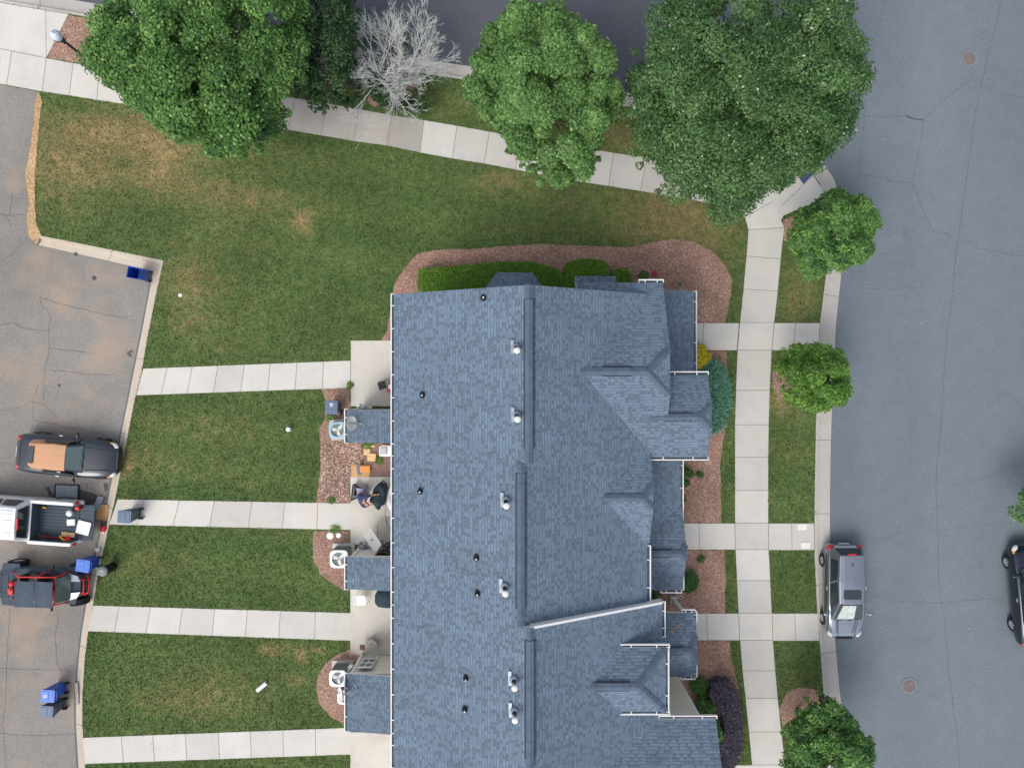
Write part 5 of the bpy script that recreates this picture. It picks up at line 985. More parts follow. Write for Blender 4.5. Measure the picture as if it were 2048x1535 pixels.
def bucket(name, label, px, py, z, r, h, mats, cat='bucket', group=None):
    q = P(px, py, z + h); t = thing(name, label, cat, (q.x, q.y, z), 0, group); mb = MB(); mb.lathe([(.001, 0), (r * .85, 0), (r, h), (r * 1.05, h), (r * 1.05, h - .02), (r * .98, h - .03), (r * .85, h * .6)], n=18); mb.build('shell', [mats[0]], t, smooth=True)
    l = MB(); l.lathe([(r * 1.0, h + .001), (r * .98, h + .02), (.001, h + .02)], n=18); l.build('lid', [mats[1]], t, smooth=True)
    hd = MB(); hd.tube([(r * 1.05 * math.cos(a), r * .3 * math.sin(a) , h + .02 + r * .6 * math.sin(a)) for a in np.linspace(0, math.pi, 9)], .007, 5); hd.build('handle', ['metal_grey'], t); return t
bz = .54
bucket('bucket', 'white lidded bucket near the tailgate end of the truck bed', 138, 1026, bz, .14, .3, ['white_plastic', 'white_plastic'])
bucket('bucket', 'small red can in the corner of the truck bed beside the tail light', 154, 1016, bz, .1, .34, ['red_plastic', 'red_plastic'])
q = P(129, 1082, bz + .3); t = thing('gas_can', 'round red fuel can with a yellow spout lying in the truck bed', 'fuel can', (q.x, q.y, bz)); mb = MB(); mb.lathe([(.001, 0), (.17, .02), (.19, .12), (.17, .24), (.08, .29), (.001, .3)], n=18); mb.build('tank', ['red_plastic'], t, smooth=True)
mb = MB(); mb.tube([(0, .02, .28), (-.1, .14, .34), (-.2, .28, .36)], [.05, .035, .015], 8); mb.build('spout', ['yellow_plastic'], t, smooth=True)
q = P(142, 1044, bz + .06); mb = MB(); mb.rbox((0, 0, .04), (.36, .28, .08), .02, rz=.05); o = mb.build('box', ['white_plastic']); o.location = (q.x, q.y, bz); tag(o, 'flat white box in the middle of the truck bed', 'box')
q = P(167, 1055, .62); mb = MB(); mb.rbox((0, 0, .02), (.6, .6, .035), .05, rz=-.25); o = mb.build('panel', ['white_plastic']); o.location = (q.x, q.y, .6); tag(o, 'square white board lying across the lowered tailgate', 'board')
q = P(135, 1069, bz + .08); mb = MB(); mb.rbox((0, 0, .03), (.6, .2, .05), .03, rz=-.1); o = mb.build('plank', ['wood_pale']); o.location = (q.x, q.y, bz); tag(o, 'short pale wooden board beside the round fuel can in the truck', 'board')
q = P(82, 1072, bz + .1); t = thing('floor_jack', 'red floor jack lying in the truck bed near the cab', 'jack', (q.x, q.y, bz), R(-3)); mb = MB(); mb.box((.05, 0, .09), (.42, .2, .12)); mb.cyl((.0, 0, .12), .06, .08, 10); mb.build('body', ['rust_metal'], t, bevel=.01); mb = MB(); mb.tube([(.2, 0, .12), (1.0, .0, .16)], .022, 6); mb.build('handle', ['red_tube'], t)
for a in (-1, 1): mb = MB(); mb.cyl((-.1, a * .12, .05), .05, .03, 8, rot=Matrix.Rotation(R(90), 4, 'X')); mb.build('wheel', ['metal_grey'], t)
q = P(84, 1015, bz + .05); mb = MB(); mb.tube([(0, 0, .02), (.1, .03, .05), (.2, -.02, .03)], [.03, .06, .02], 7); o = mb.build('work_glove', ['yellow_plastic']); o.location = (q.x, q.y, bz); tag(o, 'yellow work glove by the cab end of the truck bed', 'glove')
# ---- side-by-side buggy
p = P(88, 1168, .6); ub = thing('utility_buggy', 'black four-seat off-road buggy with a red tube frame and big knobbly tyres', 'off-road buggy', (p.x, p.y, ZR + .01), R(-1.5))
mb = MB(); loft(mb, [(-1.95, [(0, .85), (.4, .85), (.62, .82), (.66, .6), (.6, .4), (0, .4)]), (-1.3, [(0, .9), (.5, .9), (.74, .86), (.78, .6), (.7, .35), (0, .35)]), (.7, [(0, .8), (.5, .8), (.72, .78), (.76, .55), (.7, .35), (0, .35)]), (1.2, [(0, 1.02), (.4, 1.02), (.62, .95), (.66, .6), (.6, .4), (0, .4)]), (1.75, [(0, .86), (.3, .86), (.46, .8), (.5, .55), (.4, .42), (0, .42)])]); mb.build('body', ['dark_cloth'], ub, bevel=.02)
for s_ in (-1, 1):
    hp = MB(); hp.add([(1.32, s_ * .26, 1.08), (1.32, s_ * .6, 1.04), (1.66, s_ * .5, .98), (1.8, s_ * .24, .97), (1.32, s_ * .26, .98), (1.32, s_ * .6, .93), (1.66, s_ * .5, .87), (1.8, s_ * .24, .86)], [(0, 1, 2, 3), (0, 4, 5, 1), (1, 5, 6, 2), (2, 6, 7, 3), (3, 7, 4, 0)]); hp.build('hood_panel', ['metal_grey'], ub)
    fe = MB(); fe.prism([(-1.9, s_ * .62), (-1.0, s_ * .62), (-1.05, s_ * .95), (-1.8, s_ * .95)] if s_ > 0 else [(-1.8, s_ * .95), (-1.05, s_ * .95), (-1.0, s_ * .62), (-1.9, s_ * .62)], .78, .84); fe.build('fender', ['dark_cloth'], ub, bevel=.02)
    fe = MB(); fe.prism([(1.0, s_ * .5), (1.6, s_ * .5), (1.5, s_ * .85), (1.0, s_ * .85)] if s_ > 0 else [(1.0, s_ * .85), (1.5, s_ * .85), (1.6, s_ * .5), (1.0, s_ * .5)], .76, .80); fe.build('fender', ['dark_cloth'], ub, bevel=.02)
    wheel(ub, -1.42, s_ * .84, .38, .3, 0, True); wheel(ub, 1.45, s_ * .82, .37, .28, R(8), True)
    cg = MB(); cg.tube([(1.32, s_ * .66, 1.0), (1.1, s_ * .62, 1.7), (.3, s_ * .62, 1.78), (-.5, s_ * .6, 1.72), (-1.3, s_ * .6, .9)], .03, 7); cg.tube([(.3, s_ * .62, 1.78), (.35, s_ * .7, .8)], .03, 7); cg.build('roll_cage', ['red_tube'], ub, smooth=True)
    for xx in (-.35, .55):
        st_ = MB(); st_.rbox((xx, s_ * .36, .95), (.5, .46, .14), .08); st_.rbox((xx - .28, s_ * .36, 1.22), (.14, .44, .55), .05); st_.build('seat', ['black_plastic'], ub, bevel=.03)
    mr = MB(); mr.tube([(.75, s_ * .68, 1.2), (.7, s_ * .9, 1.22)], .015, 5); mr.box((.7, s_ * .95, 1.22), (.05, .16, .12)); mr.build('mirror', ['black_plastic'], ub)
    sp = MB(); sp.tube([(1.0, s_ * .5, .6), (1.45, s_ * .55, .85)], .045, 8); sp.build('shock_absorber', ['red_tube'], ub)
for xx, zz in ((1.1, 1.66), (.3, 1.74), (-.5, 1.69)): cg = MB(); cg.tube([(xx, -.6, zz), (xx, .6, zz)], .024, 7); cg.build('cross_bar', ['red_tube'], ub)
for x0, x1, nm in ((.33, 1.12, 'roof_canvas'), (-.55, .30, 'roof_canvas')):
    rf_ = MB(); nn = 8; vs = []
    for j in range(nn + 1):
        for i in range(nn + 1):
            x, y = x0 + (x1 - x0) * i / nn, -.7 + 1.14 * j / nn; vs.append((x, y, 1.87 - .03 * math.sin(i * .8) * .6 - .03 * (2 * j / nn - 1) ** 2 + .012 * math.sin(j * 2.1 + i)))
    rf_.add(vs, [(j * (nn + 1) + i, j * (nn + 1) + i + 1, (j + 1) * (nn + 1) + i + 1, (j + 1) * (nn + 1) + i) for j in range(nn) for i in range(nn)]); rf_.build(nm, ['dark_cloth'], ub, smooth=True)
wsx = MB(); patch(wsx, [(1.42, -.56, 1.06), (1.42, .56, 1.06), (1.13, .55, 1.66), (1.13, -.55, 1.66)], off=.0, bulge=.02); wsx.build('windshield', ['light_glass'], ub)
bm = MB(); bm.tube([(1.7, -.5, .55), (1.95, -.35, .6), (2.0, 0, .62), (1.95, .35, .6), (1.7, .5, .55)], .035, 7); bm.tube([(1.6, -.36, .85), (1.9, -.3, .9), (1.93, 0, .9), (1.9, .3, .9), (1.6, .36, .85)], .03, 7)
for s_ in (-1, 0, 1): bm.tube([(1.95, s_ * .33, .6), (1.9, s_ * .3, .9)], .025, 6)
bm.build('bumper', ['red_tube'], ub, smooth=True)
cb_ = MB(); cb_.tube([(-1.9, -.5, 1.0), (-1.9, .5, 1.0), (-1.35, .5, 1.1), (-1.35, -.5, 1.1), (-1.9, -.5, 1.0)], .025, 6); cb_.build('cargo_rail', ['black_plastic'], ub)
q = P(19, 1183, 1.1); t = thing('gas_can', 'red fuel can strapped on the back of the off-road buggy', 'fuel can', (q.x, q.y, .78)); mb = MB(); mb.rbox((0, 0, .15), (.24, .28, .28), .05); mb.build('tank', ['red_plastic'], t, bevel=.02); mb = MB(); mb.cyl((.03, .08, .29), .03, .06, 8); mb.build('cap', ['black_plastic'], t)
q = P(18, 1169, 1.1); mb = MB(); mb.ball((0, 0, .12), (.15, .13, .13), 10, 7); o = mb.build('bag', ['red_plastic']); o.location = (q.x, q.y, .78); tag(o, 'crumpled red and white bag beside the fuel can on the buggy', 'bag')

# ------------------------------------------------------------------ wheeled bins and kerb clutter
def bin_(label, px, py, rz, mats, open_=False, zb=ZR + .012, group='wheeled bins', decal=True, h=1.0, twin=True):
    q = P(px, py, zb + h + .02); t = thing('wheeled_bin', label, 'wheeled bin', (q.x, q.y, zb), rz, group)
    b = MB(); a = [(-.28, -.26), (.28, -.26), (.28, .26), (-.28, .26)]
    def rr(k, kk): return [(x * k, y * kk) for x, y in [(-.28, -.22), (-.24, -.26), (.24, -.26), (.28, -.22), (.28, .22), (.24, .26), (-.24, .26), (-.28, .22)]]
    lo, hi, li, lb = rr(.78, .8), rr(1, 1), rr(.92, .92), rr(.72, .74); vs = [(x + .0, y, .06) for x, y in lo] + [(x, y, h) for x, y in hi] + [(x, y, h) for x, y in li] + [(x, y, .12) for x, y in lb]
    fs = [tuple(range(7, -1, -1)), tuple(range(24, 32))]
    for s0 in (0, 8, 16): fs += [(s0 + i, s0 + (i + 1) % 8, s0 + 8 + (i + 1) % 8, s0 + 8 + i) for i in range(8)]
    b.add(vs, fs); b.build('body', [mats[0]], t)
    rim = MB(); rim.prism(rr(1.07, 1.07), h - .07, h - .03); rim.f.pop(0); rim.f.pop(0); rim.mi = rim.mi[2:]; rim.build('rim', [mats[0]], t)
    l = MB()
    if open_:
        l.box((.36, 0, h - .32), (.04, .5, .62)); l.build('lid', [mats[1]], t, bevel=.015)
    else:
        l.rbox((0, 0, h + .02), (.62, .56, .05), .05); l.rbox((-.11, 0, h + .05), (.32, .44, .02), .04); l.rbox((.17, 0, h + .048), (.14, .44, .015), .03); lo_ = l.build('lid', [mats[1]], t, bevel=.01)
        if decal:
            d = MB()
            for k in range(3): d.box((-.16 + .06 * k, .0, h + .064), (.03, .16 - .03 * k, .003))
            d.build('sticker', ['white_plastic'], lo_)
    for s_ in (-1, 1):
        w_ = MB(); w_.cyl((.27, s_ * .2, .12), .12, .05, 14, rot=Matrix.Rotation(R(-90 * s_), 4, 'X')); w_.build('wheel', ['rubber'], t)
    hd = MB(); hd.tube([(.27, -.2, h - .03), (.36, -.2, h - .02), (.36, .2, h - .02), (.27, .2, h - .03)], .018, 6); hd.build('handle', [mats[0]], t); return t
bin_('empty blue wheeled bin with its lid hanging open in the parking lot corner', 266, 545, R(-10), ('bin_blue', 'bin_blue'), True)
bin_('grey wheeled bin standing on the second rear path', 249, 1033, R(-3), ('bin_grey_dark', 'bin_grey'), zb=.02, decal=False)
bin_('light blue lidded wheeled bin between the buggy and the black drum', 166, 1131, R(-8), ('bin_blue', 'bin_blue_light'), decal=False)
bin_('blue wheeled bin with white lid lettering, touching the grey bin in the lower lot', 96, 1391, R(-3), ('bin_blue', 'bin_blue_light'))
bin_('grey wheeled bin tucked against the blue one in the lower lot', 93, 1423, R(-4), ('bin_grey_dark', 'bin_grey'), decal=False)
bin_('grey wheeled bin with a white sticker beside the first patio', 663, 814, R(-92), ('bin_grey_dark', 'bin_grey'), zb=.02, h=.95)
bucket('trash_drum', 'tall black drum with a grey lid on the grass beside the parking kerb', 205, 1142, .0, .23, .85, ['black_plastic', 'ac_grey'], 'drum')
q = P(132, 992, ZR + .1); t = thing('window_panel', 'black framed glass panel lying on the wet asphalt beside the truck', 'framed panel', (q.x, q.y, ZR + .02), R(-2)); mb = MB()
for a, b, c, d in ((0, .52, 1.1, .05), (0, -.52, 1.1, .05), (.54, 0, .05, 1.08), (-.54, 0, .05, 1.08)): mb.box((a, b, .04), (c, d, .06))
mb.build('frame', ['black_plastic'], t); mb = MB(); mb.box((0, 0, .03), (1.02, 1.0, .03)); mb.build('pane', ['mesh_grey'], t)
q = P(203, 1024, ZR + .1); mb = MB(); mb.box((0, 0, .03), (.5, .72, .05), rz=-.1); mb.box((-.06, .02, .065), (.34, .5, .02), rz=-.1); o = mb.build('cardboard_sheet', ['cardboard'], bevel=.005); o.location = (q.x, q.y, ZR + .012); tag(o, 'flattened brown cardboard at the kerb behind the truck tailgate', 'cardboard')
q = P(194, 1006, ZR + .2); mb = MB(); mb.box((0, 0, .1), (.26, .66, .03), M=Matrix.Rotation(-.35, 4, 'Z') @ Matrix.Rotation(.25, 4, 'Y')); o = mb.build('metal_sheet', ['mesh_grey']); o.location = (q.x, q.y, ZR + .03); tag(o, 'thin grey metal sheet leaning on the cardboard behind the truck', 'metal sheet')
q = P(206, 1056, ZR + .2); t = thing('leaf_blower', 'red power tool with a black grip standing at the kerb', 'power tool', (q.x, q.y, ZR + .03), R(80)); mb = MB(); mb.ball((0, 0, .16), (.2, .15, .15), 12, 8); mb.build('housing', ['red_plastic'], t, smooth=True); mb = MB(); mb.box((.2, 0, .18), (.14, .2, .14)); mb.tube([(-.1, 0, .32), (.1, 0, .36), (.22, 0, .26)], .025, 6); mb.build('grip', ['black_plastic'], t, bevel=.02); mb = MB(); mb.rbox((-.17, 0, .13), (.1, .2, .16), .03); mb.build('filter', ['white_plastic'], t)
q = P(197, 1098, ZR + .15); mb = MB(); mb.lathe([(.001, 0), (.07, 0), (.09, .24), (.08, .24), (.001, .05)], n=12); o = mb.build('paper_cup', ['white_plastic'], smooth=True); o.location = (q.x, q.y, ZR + .03); tag(o, 'crushed white paper cup in the kerb gutter behind the truck', 'cup')
q = P(154, 1386, ZR + .1); mb = MB(); mb.box((0, 0, .06), (.13, 1.0, .06), rz=.06); o = mb.build('plank', ['wood_weathered']); o.location = (q.x, q.y, ZR + .03); tag(o, 'weathered grey plank lying along the parking kerb in the lower lot', 'plank')
# ------------------------------------------------------------------ lawn and street fixtures
def disc(name, label, cat, px, py, r, h, mat, z=0.0, group=None, dome=.3, extra=None):
    q = P(px, py, z + h); t = MB(); t.lathe([(r, 0), (r, h * (1 - dome)), (r * .8, h), (.001, h)], n=20); o = t.build(name, [mat], smooth=False); o.location = (q.x, q.y, z); return tag(o, label, cat, group)
q = P(577, 859, .25); mb = MB(); mb.tube([(0, 0, 0), (-.02, .01, .28)], [.1, .1], 14); o = mb.build('vent_riser', ['white_plastic']); o.location = (q.x, q.y, 0); tag(o, 'short white pipe standing in the lawn between the first two rear paths', 'pipe')
q = P(524, 1372, .1); mb = MB(); mb.tube([(-.22, -.18, .1), (.2, .16, .1)], [.1, .1], 14); o = mb.build('vent_riser', ['white_plastic']); o.location = (q.x, q.y, 0); tag(o, 'white plastic pipe lying in the lawn between the last two rear paths', 'pipe')
disc('drain_cover', 'larger round cream cover in the mulch below the second rear path', 'cover', 660, 1071, .17, .08, 'pale_ac'); q = disc('drain_cover', 'smaller round white cover with a dark knob in the mulch below the second rear path', 'cover', 677, 1070, .13, .08, 'white_plastic')
disc('drain_cover', 'small white utility disc in the big lawn near the parking kerb', 'cover', 360, 590, .09, .05, 'white_plastic')
for py_, px_, lab in ((1053, 1604, 'upper white meter box lid set into the path slab by the kerb'), (1090, 1611, 'lower white meter box lid set into the path slab by the kerb')):
    q = P(px_, py_, .03); mb = MB(); mb.rbox((0, 0, .012), (.42, .29, .03), .05); mb.rbox((0, 0, .03), (.36, .23, .01), .04); o = mb.build('meter_box', ['pale_ac']); o.location = (q.x, q.y, .018); tag(o, lab, 'meter box lid', 'meter box lids')
for px_, py_, lab in ((1938, 118, 'round rusty manhole cover at the crack in the wide road'), (1818, 1370, 'round rusty manhole cover in the lower part of the wide road')):
    q = P(px_, py_, ZR); t = thing('manhole_cover', lab, 'manhole cover', (q.x, q.y, ZR + .005), 0, 'manhole covers'); mb = MB(); mb.ring((0, 0, 0), .30, .36, .02); mb.build('frame', ['ac_grey'], t); mb = MB(); mb.cyl((0, 0, 0), .295, .012, 28)
    for k in range(5): mb.ring((0, 0, .012), .05 + .05 * k, .07 + .05 * k, .006)
    mb.build('lid', ['iron_rust'], t)
# street lamp
g0 = P(106, 66, 3.7); lp_ = thing('street_lamp', 'black post lamp with a milky globe beside the mulch at the top left corner', 'street lamp', (g0.x, g0.y, 0)); mb = MB(); mb.lathe([(.16, 0), (.17, .12), (.09, .35), (.07, .8), (.055, 2.9), (.07, 3.1)], n=14); mb.build('post', ['black_plastic'], lp_, smooth=True)
mb = MB(); mb.lathe([(.03, 3.05), (.14, 3.15), (.14, 3.2), (.03, 3.25)], n=14)
for k in range(4): a = k * math.pi / 2 + .5; mb.tube([(0, 0, 2.95), (math.cos(a) * .2, math.sin(a) * .2, 3.1), (math.cos(a) * .24, math.sin(a) * .24, 3.3)], .02, 5)
mb.build('bracket', ['black_plastic'], lp_); mb = MB(); mb.ball((0, 0, 3.48), (.22, .22, .25), 20, 12); mb.lathe([(.06, 3.71), (.05, 3.76), (.001, 3.8)], n=12); mb.build('globe', ['globe_milk'], lp_, smooth=True)
# ------------------------------------------------------------------ rear yard equipment
def aircon(label, px, py, mats, sz=.78, h=.72, rz=0, rnd=.1, pad_=True, blade=3):
    q = P(px, py, h + .1); t = thing('air_conditioner', label, 'air conditioner', (q.x, q.y, .02), rz, 'air conditioners behind the row'); mb = MB(); mb.rbox((0, .0, .03), (sz + .22, sz + .2, .08), .03); mb.build('pad', ['patio_concrete'], t)
    b = MB(); b.rbox((0, 0, .07 + h / 2), (sz * .94, sz * .94, h), rnd)
    for k in range(12): b.rbox((0, 0, .12 + k * (h - .1) / 12), (sz * .965, sz * .965, .018), rnd)
    b.build('casing', [mats[1]], t); tpp = MB(); n = 32
    vs = [];  R0 = sz * .38
    sq = []
    for i in range(n):
        a = 2 * math.pi * i / n; c, s_ = math.cos(a), math.sin(a); m_ = 1 / (abs(c) ** 5 + abs(s_) ** 5) ** .2; sq.append((c * m_ * sz / 2, s_ * m_ * sz / 2))
    z = h + .08
    vs = [(x, y, z) for x, y in sq] + [(x, y, z + .05) for x, y in sq] + [(R0 * math.cos(2 * math.pi * i / n), R0 * math.sin(2 * math.pi * i / n), z + .06) for i in range(n)] + [(R0 * math.cos(2 * math.pi * i / n), R0 * math.sin(2 * math.pi * i / n), z - .1) for i in range(n)]
    tpp.add(vs, [(s0 * n + i, s0 * n + (i + 1) % n, (s0 + 1) * n + (i + 1) % n, (s0 + 1) * n + i) for s0 in range(3) for i in range(n)]); tpp.build('top_cover', [mats[0]], t)
    w_ = MB(); w_.cyl((0, 0, z - .12), R0, .02, n); w_.build('fan_well', ['bin_grey_dark'], t)
    f_ = MB()
    for k in range(blade):
        a = 6.283 * k / blade + .6; M_ = Matrix.Rotation(a, 4, 'Z'); f_.add([(.04, -.04, z - .0), (R0 * .9, -R0 * .42, z - .03), (R0 * .93, R0 * .36, z + .02), (.04, .07, z + .01)], [(0, 1, 2, 3)], M_)
    f_.cyl((0, 0, z - .07), .06, .07, 12); f_.build('fan', ['white_plastic'], t)
    gr = MB()
    for rr_ in (R0 * .45, R0 * .8): gr.ring((0, 0, z + .045), rr_ - .003, rr_ + .003, .006, 28)
    for k in range(3): a = k * math.pi / 3 + .3; gr.tube([(-R0 * math.cos(a), -R0 * math.sin(a), z + .05), (R0 * math.cos(a), R0 * math.sin(a), z + .05)], .006, 4)
    gr.build('fan_guard', [mats[1]], t); return t
aircon('pale teal air conditioner with a round top beside the first shed', 675, 860, ('teal_ac', 'ac_grey'), .76, .6, rz=.1)
aircon('cream square air conditioner beside the second shed', 678, 1117, ('pale_ac', 'ac_grey'), .80, .85)
aircon('white-rimmed air conditioner next to the third shed, upper one of the pair', 676, 1355, ('metal_grey', 'ac_grey'), .74, .8)
aircon('smaller air conditioner half under the third shed gutter, below the dish mount', 689, 1393, ('white_plastic', 'ac_grey'), .62, .6)
def dish(label, px, py, z, az, r, arm, mount):
    q = P(px, py, z); t = thing('satellite_dish', label, 'satellite dish', (q.x, q.y, z), az, 'satellite dishes on the shed roofs'); M_ = Matrix.Rotation(R(62), 4, 'Y'); mb = MB(); prof_ = [(.001, 0), (r * .5, .03), (r * .8, .08), (r, .13), (r * 1.02, .125), (r * .8, .065), (r * .5, .015), (.001, -.015)]
    mb.lathe(prof_, n=24, M=M_ @ Matrix.Diagonal((1, .9, 1, 1))); mb.build('reflector', ['white_plastic'], t, smooth=True)
    a = MB(); a.tube([M_ @ Vector((r * .6, 0, .02)), M_ @ Vector((r * .7, 0, .5)), M_ @ Vector((r * .2, 0, .62))], .022, 6); a.ball(M_ @ Vector((r * .15, 0, .62)), .05, 8, 6); a.build('feed_arm', ['metal_grey'], t)
    m_ = MB(); mv = Vector(mount); m_.tube([(0, 0, 0), mv * .5 + Vector((0, 0, .05)), mv], .025, 6); m_.tube([mv, mv + Vector((.3, .25, .0))], .012, 5); m_.tube([mv, mv + Vector((.25, -.3, .0))], .012, 5); m_.build('mount', ['metal_grey'], t); return t
dish('white satellite dish standing on the edge of the first shed roof', 699, 846, 2.75, R(0), .34, 0, (.45, -.05, -.35))
dish('white satellite dish with a long arm at the gutter of the third shed', 686, 1388, 2.6, R(180), .36, 0, (-.6, -.15, -.2))
# chairs, grill, pool, table, boxes
def q_(px, py, z): return P(px, py, z)
q = P(764, 770, .5); t = thing('patio_chair', 'small black square-seat chair on the first patio', 'chair', (q.x, q.y, .022), R(15)); mb = MB(); mb.rbox((0, 0, .44), (.36, .36, .05), .04); mb.build('seat', ['navy_cloth' if 0 else 'black_plastic'], t, bevel=.01); mb = MB(); mb.tube([(.18, -.18, .44), (.24, -.17, .8), (.24, .17, .8), (.18, .18, .44)], .012, 6); mb.build('backrest', ['black_plastic'], t)
for a in (-1, 1):
    for b in (-1, 1): mb = MB(); mb.tube([(a * .16, b * .16, .44), (a * .2, b * .2, 0)], .012, 6); mb.build('leg', ['black_plastic'], t)
q = P(784, 772, .4); t = thing('toy_wagon', 'red and white ride-on toy half under the roof edge on the first patio', 'toy', (q.x, q.y, .022), R(70)); mb = MB(); mb.rbox((0, 0, .28), (.6, .34, .2), .06); mb.build('body', ['red_plastic'], t, bevel=.03); mb = MB(); mb.rbox((-.05, 0, .41), (.2, .3, .08), .05); mb.build('seat', ['white_plastic'], t, bevel=.02)
for a in (-1, 1):
    for b in (-1, 1): mb = MB(); mb.cyl((a * .2, b * .17, .1), .1, .05, 12, rot=Matrix.Rotation(R(90), 4, 'X')); mb.build('wheel', ['black_plastic'], t)
q = P(722, 1200, .46); t = thing('plastic_chair', 'white plastic chair on the third patio', 'chair', (q.x, q.y, .022), R(95)); mb = MB(); mb.rbox((0, 0, .44), (.46, .46, .04), .1); mb.build('seat', ['white_plastic'], t, bevel=.01); mb = MB()
mb.add([(.2, -.2, .45), (.2, .2, .45), (.3, .22, .85), (.3, -.22, .85), (.23, -.2, .45), (.23, .2, .45), (.33, .22, .85), (.33, -.22, .85)], [(0, 1, 2, 3), (7, 6, 5, 4), (3, 2, 6, 7), (0, 3, 7, 4), (1, 5, 6, 2)]); mb.build('backrest', ['white_plastic'], t)
for a in (-1, 1):
    mb = MB(); mb.tube([(-.15, a * .26, .62), (.25, a * .25, .66)], .02, 6); mb.build('armrest', ['white_plastic'], t)
    for b in (-1, 1): mb = MB(); mb.tube([(b * .18, a * .2, .44), (b * .24, a * .25, 0)], .018, 6); mb.build('leg', ['white_plastic'], t)
q = P(774, 1200, 1.0); t = thing('grill', 'barbecue grill under a black cover against the rear wall of the third patio', 'grill', (q.x, q.y, .022)); mb = MB(); rr_ = []
loft(mb, [(-.58, [(0, .85), (.1, .84), (.2, .8), (.24, .1), (0, .1)]), (-.42, [(0, .95), (.2, .94), (.34, .86), (.38, .08), (0, .08)]), (0, [(0, 1.12), (.22, 1.08), (.38, .9), (.4, .06), (0, .06)]), (.42, [(0, .98), (.2, .96), (.35, .86), (.38, .08), (0, .08)]), (.62, [(0, .85), (.1, .84), (.22, .8), (.26, .1), (0, .1)])]); mb.build('cover', ['green_black_cloth'], t, smooth=True, bevel=.02)
for a in (-1, 1):
    mb = MB(); mb.cyl((a * .4, .2, .06), .06, .05, 10, rot=Matrix.Rotation(R(90), 4, 'X')); mb.build('wheel', ['rubber'], t)
q = P(743, 1290, .5); t = thing('spool_table', 'round weathered plank table on the third patio', 'table', (q.x, q.y, .022), .5); mb = MB()
for k in range(6):
    y = -.2 + .08 * k; hwid = math.sqrt(max(.25 ** 2 - (abs(y) + .0) ** 2, .004)); mb.box((0, y, .46), (2 * hwid, .072, .035))
mb.ring((0, 0, .44), .235, .262, .045, 28); mb.build('table_top', ['wood_weathered'], t); mb = MB(); mb.cyl((0, 0, .04), .13, .4, 14); mb.build('drum', ['wood_weathered'], t); mb = MB(); mb.cyl((0, 0, 0), .25, .04, 24); mb.build('base', ['wood_weathered'], t)
q = P(726, 1288, .3); t = thing('shovel', 'rusty square shovel leaning on the third shed wall', 'shovel', (q.x, q.y, .022)); mb = MB(); mb.box((0, 0, .42), (.24, .28, .02), M=Matrix.Rotation(.2, 4, 'X')); mb.build('blade', ['rust_metal'], t, bevel=.005); mb = MB(); mb.tube([(0, -.14, .42), (0, -.75, .2)], .016, 6); mb.build('handle', ['wood_weathered'], t)
# kiddie pool
q = P(804, 996, .38); t = thing('paddling_pool', 'blue paddling pool with a thick white rim at the rear wall of the second patio', 'paddling pool', (q.x, q.y, .022)); mb = MB(); n = 36
mb.lathe([(.55, .02), (.72, .02), (.78, .1), (.76, .3), (.7, .38), (.62, .4), (.56, .35), (.55, .1)], n=36, M=Matrix.Diagonal((.98, 1.14, 1, 1))); mb.build('wall', ['white_plastic'], t, smooth=True); mb = MB(); mb.lathe([(.56, .22), (.001, .22)], n=36, M=Matrix.Diagonal((.98, 1.14, 1, 1))); mb.build('water', ['pool_blue'], t)
# triangular fire pit
q = P(713, 984, .45); t = thing('fire_pit', 'dark triangular metal fire pit at the left edge of the second patio', 'fire pit', (q.x, q.y, .022), R(0)); tri = [Vector((-.28, -.42, 0)), Vector((.42, -.1, 0)), Vector((-.18, .4, 0))]
cc = sum(tri, Vector()) / 3; mb = MB(); o3 = [v for v in tri]; i3 = [cc + (v - cc) * .68 for v in tri]
vs = [(v.x, v.y, .45) for v in o3] + [(v.x, v.y, .45) for v in i3] + [(v.x, v.y, .05) for v in [cc + (v - cc) * .85 for v in tri]] + [(v.x, v.y, .2) for v in [cc + (v - cc) * .3 for v in tri]]
fs = []
for i in range(3): j = (i + 1) % 3; fs += [(i, j, 3 + j, 3 + i), (i, 6 + i, 6 + j, j), (3 + i, 3 + j, 9 + j, 9 + i)]
mb.add(vs, fs + [(9, 10, 11)]); mb.build('bowl', ['black_plastic'], t, bevel=.01); mb = MB()
for k in (.62, .45): v3 = [cc + (v - cc) * k for v in tri]; mb.tube([(v.x, v.y, .42) for v in v3 + v3[:1]], .014, 5)
mb.build('grate', ['wood_weathered'], t)
for v in tri: mb = MB(); u_ = cc + (v - cc) * .85; mb.tube([(u_.x, u_.y, 0), (u_.x, u_.y, .1)], .02, 6); mb.build('leg', ['black_plastic'], t)
# cardboard and wood pieces
def slabobj(name, label, cat, px, py, w_, d_, h_, rz, mat, z=.022, group=None, detail=True):
    q = P(px, py, z + h_); mb = MB(); mb.box((0, 0, h_ / 2), (w_, d_, h_))
    if detail: mb.box((w_ * .0, d_ * .3, h_ + .008), (w_ * .96, d_ * .22, .014)); mb.box((0, -d_ * .18, h_ + .005), (w_ * .9, d_ * .5, .01))
    o = mb.build(name, [mat], bevel=.006); o.location = (q.x, q.y, z); o.rotation_euler = (0, 0, rz); return tag(o, label, cat, group)
GB = 'cardboard pieces between the sheds and the second patio'
slabobj('cardboard_box', 'narrow pale cardboard strip just below the first shed', 'cardboard', 739, 892, .5, .1, .04, 0, 'wood_pale', group=GB)
slabobj('cardboard_box', 'short upright pale cardboard flap under the narrow strip', 'cardboard', 734, 903, .3, .3, .03, .1, 'wood_pale', group=GB)
slabobj('cardboard_box', 'wide pale cardboard box with a folded top edge on the pavers', 'cardboard', 743, 914, .38, .36, .1, -.1, 'wood_pale', group=GB)
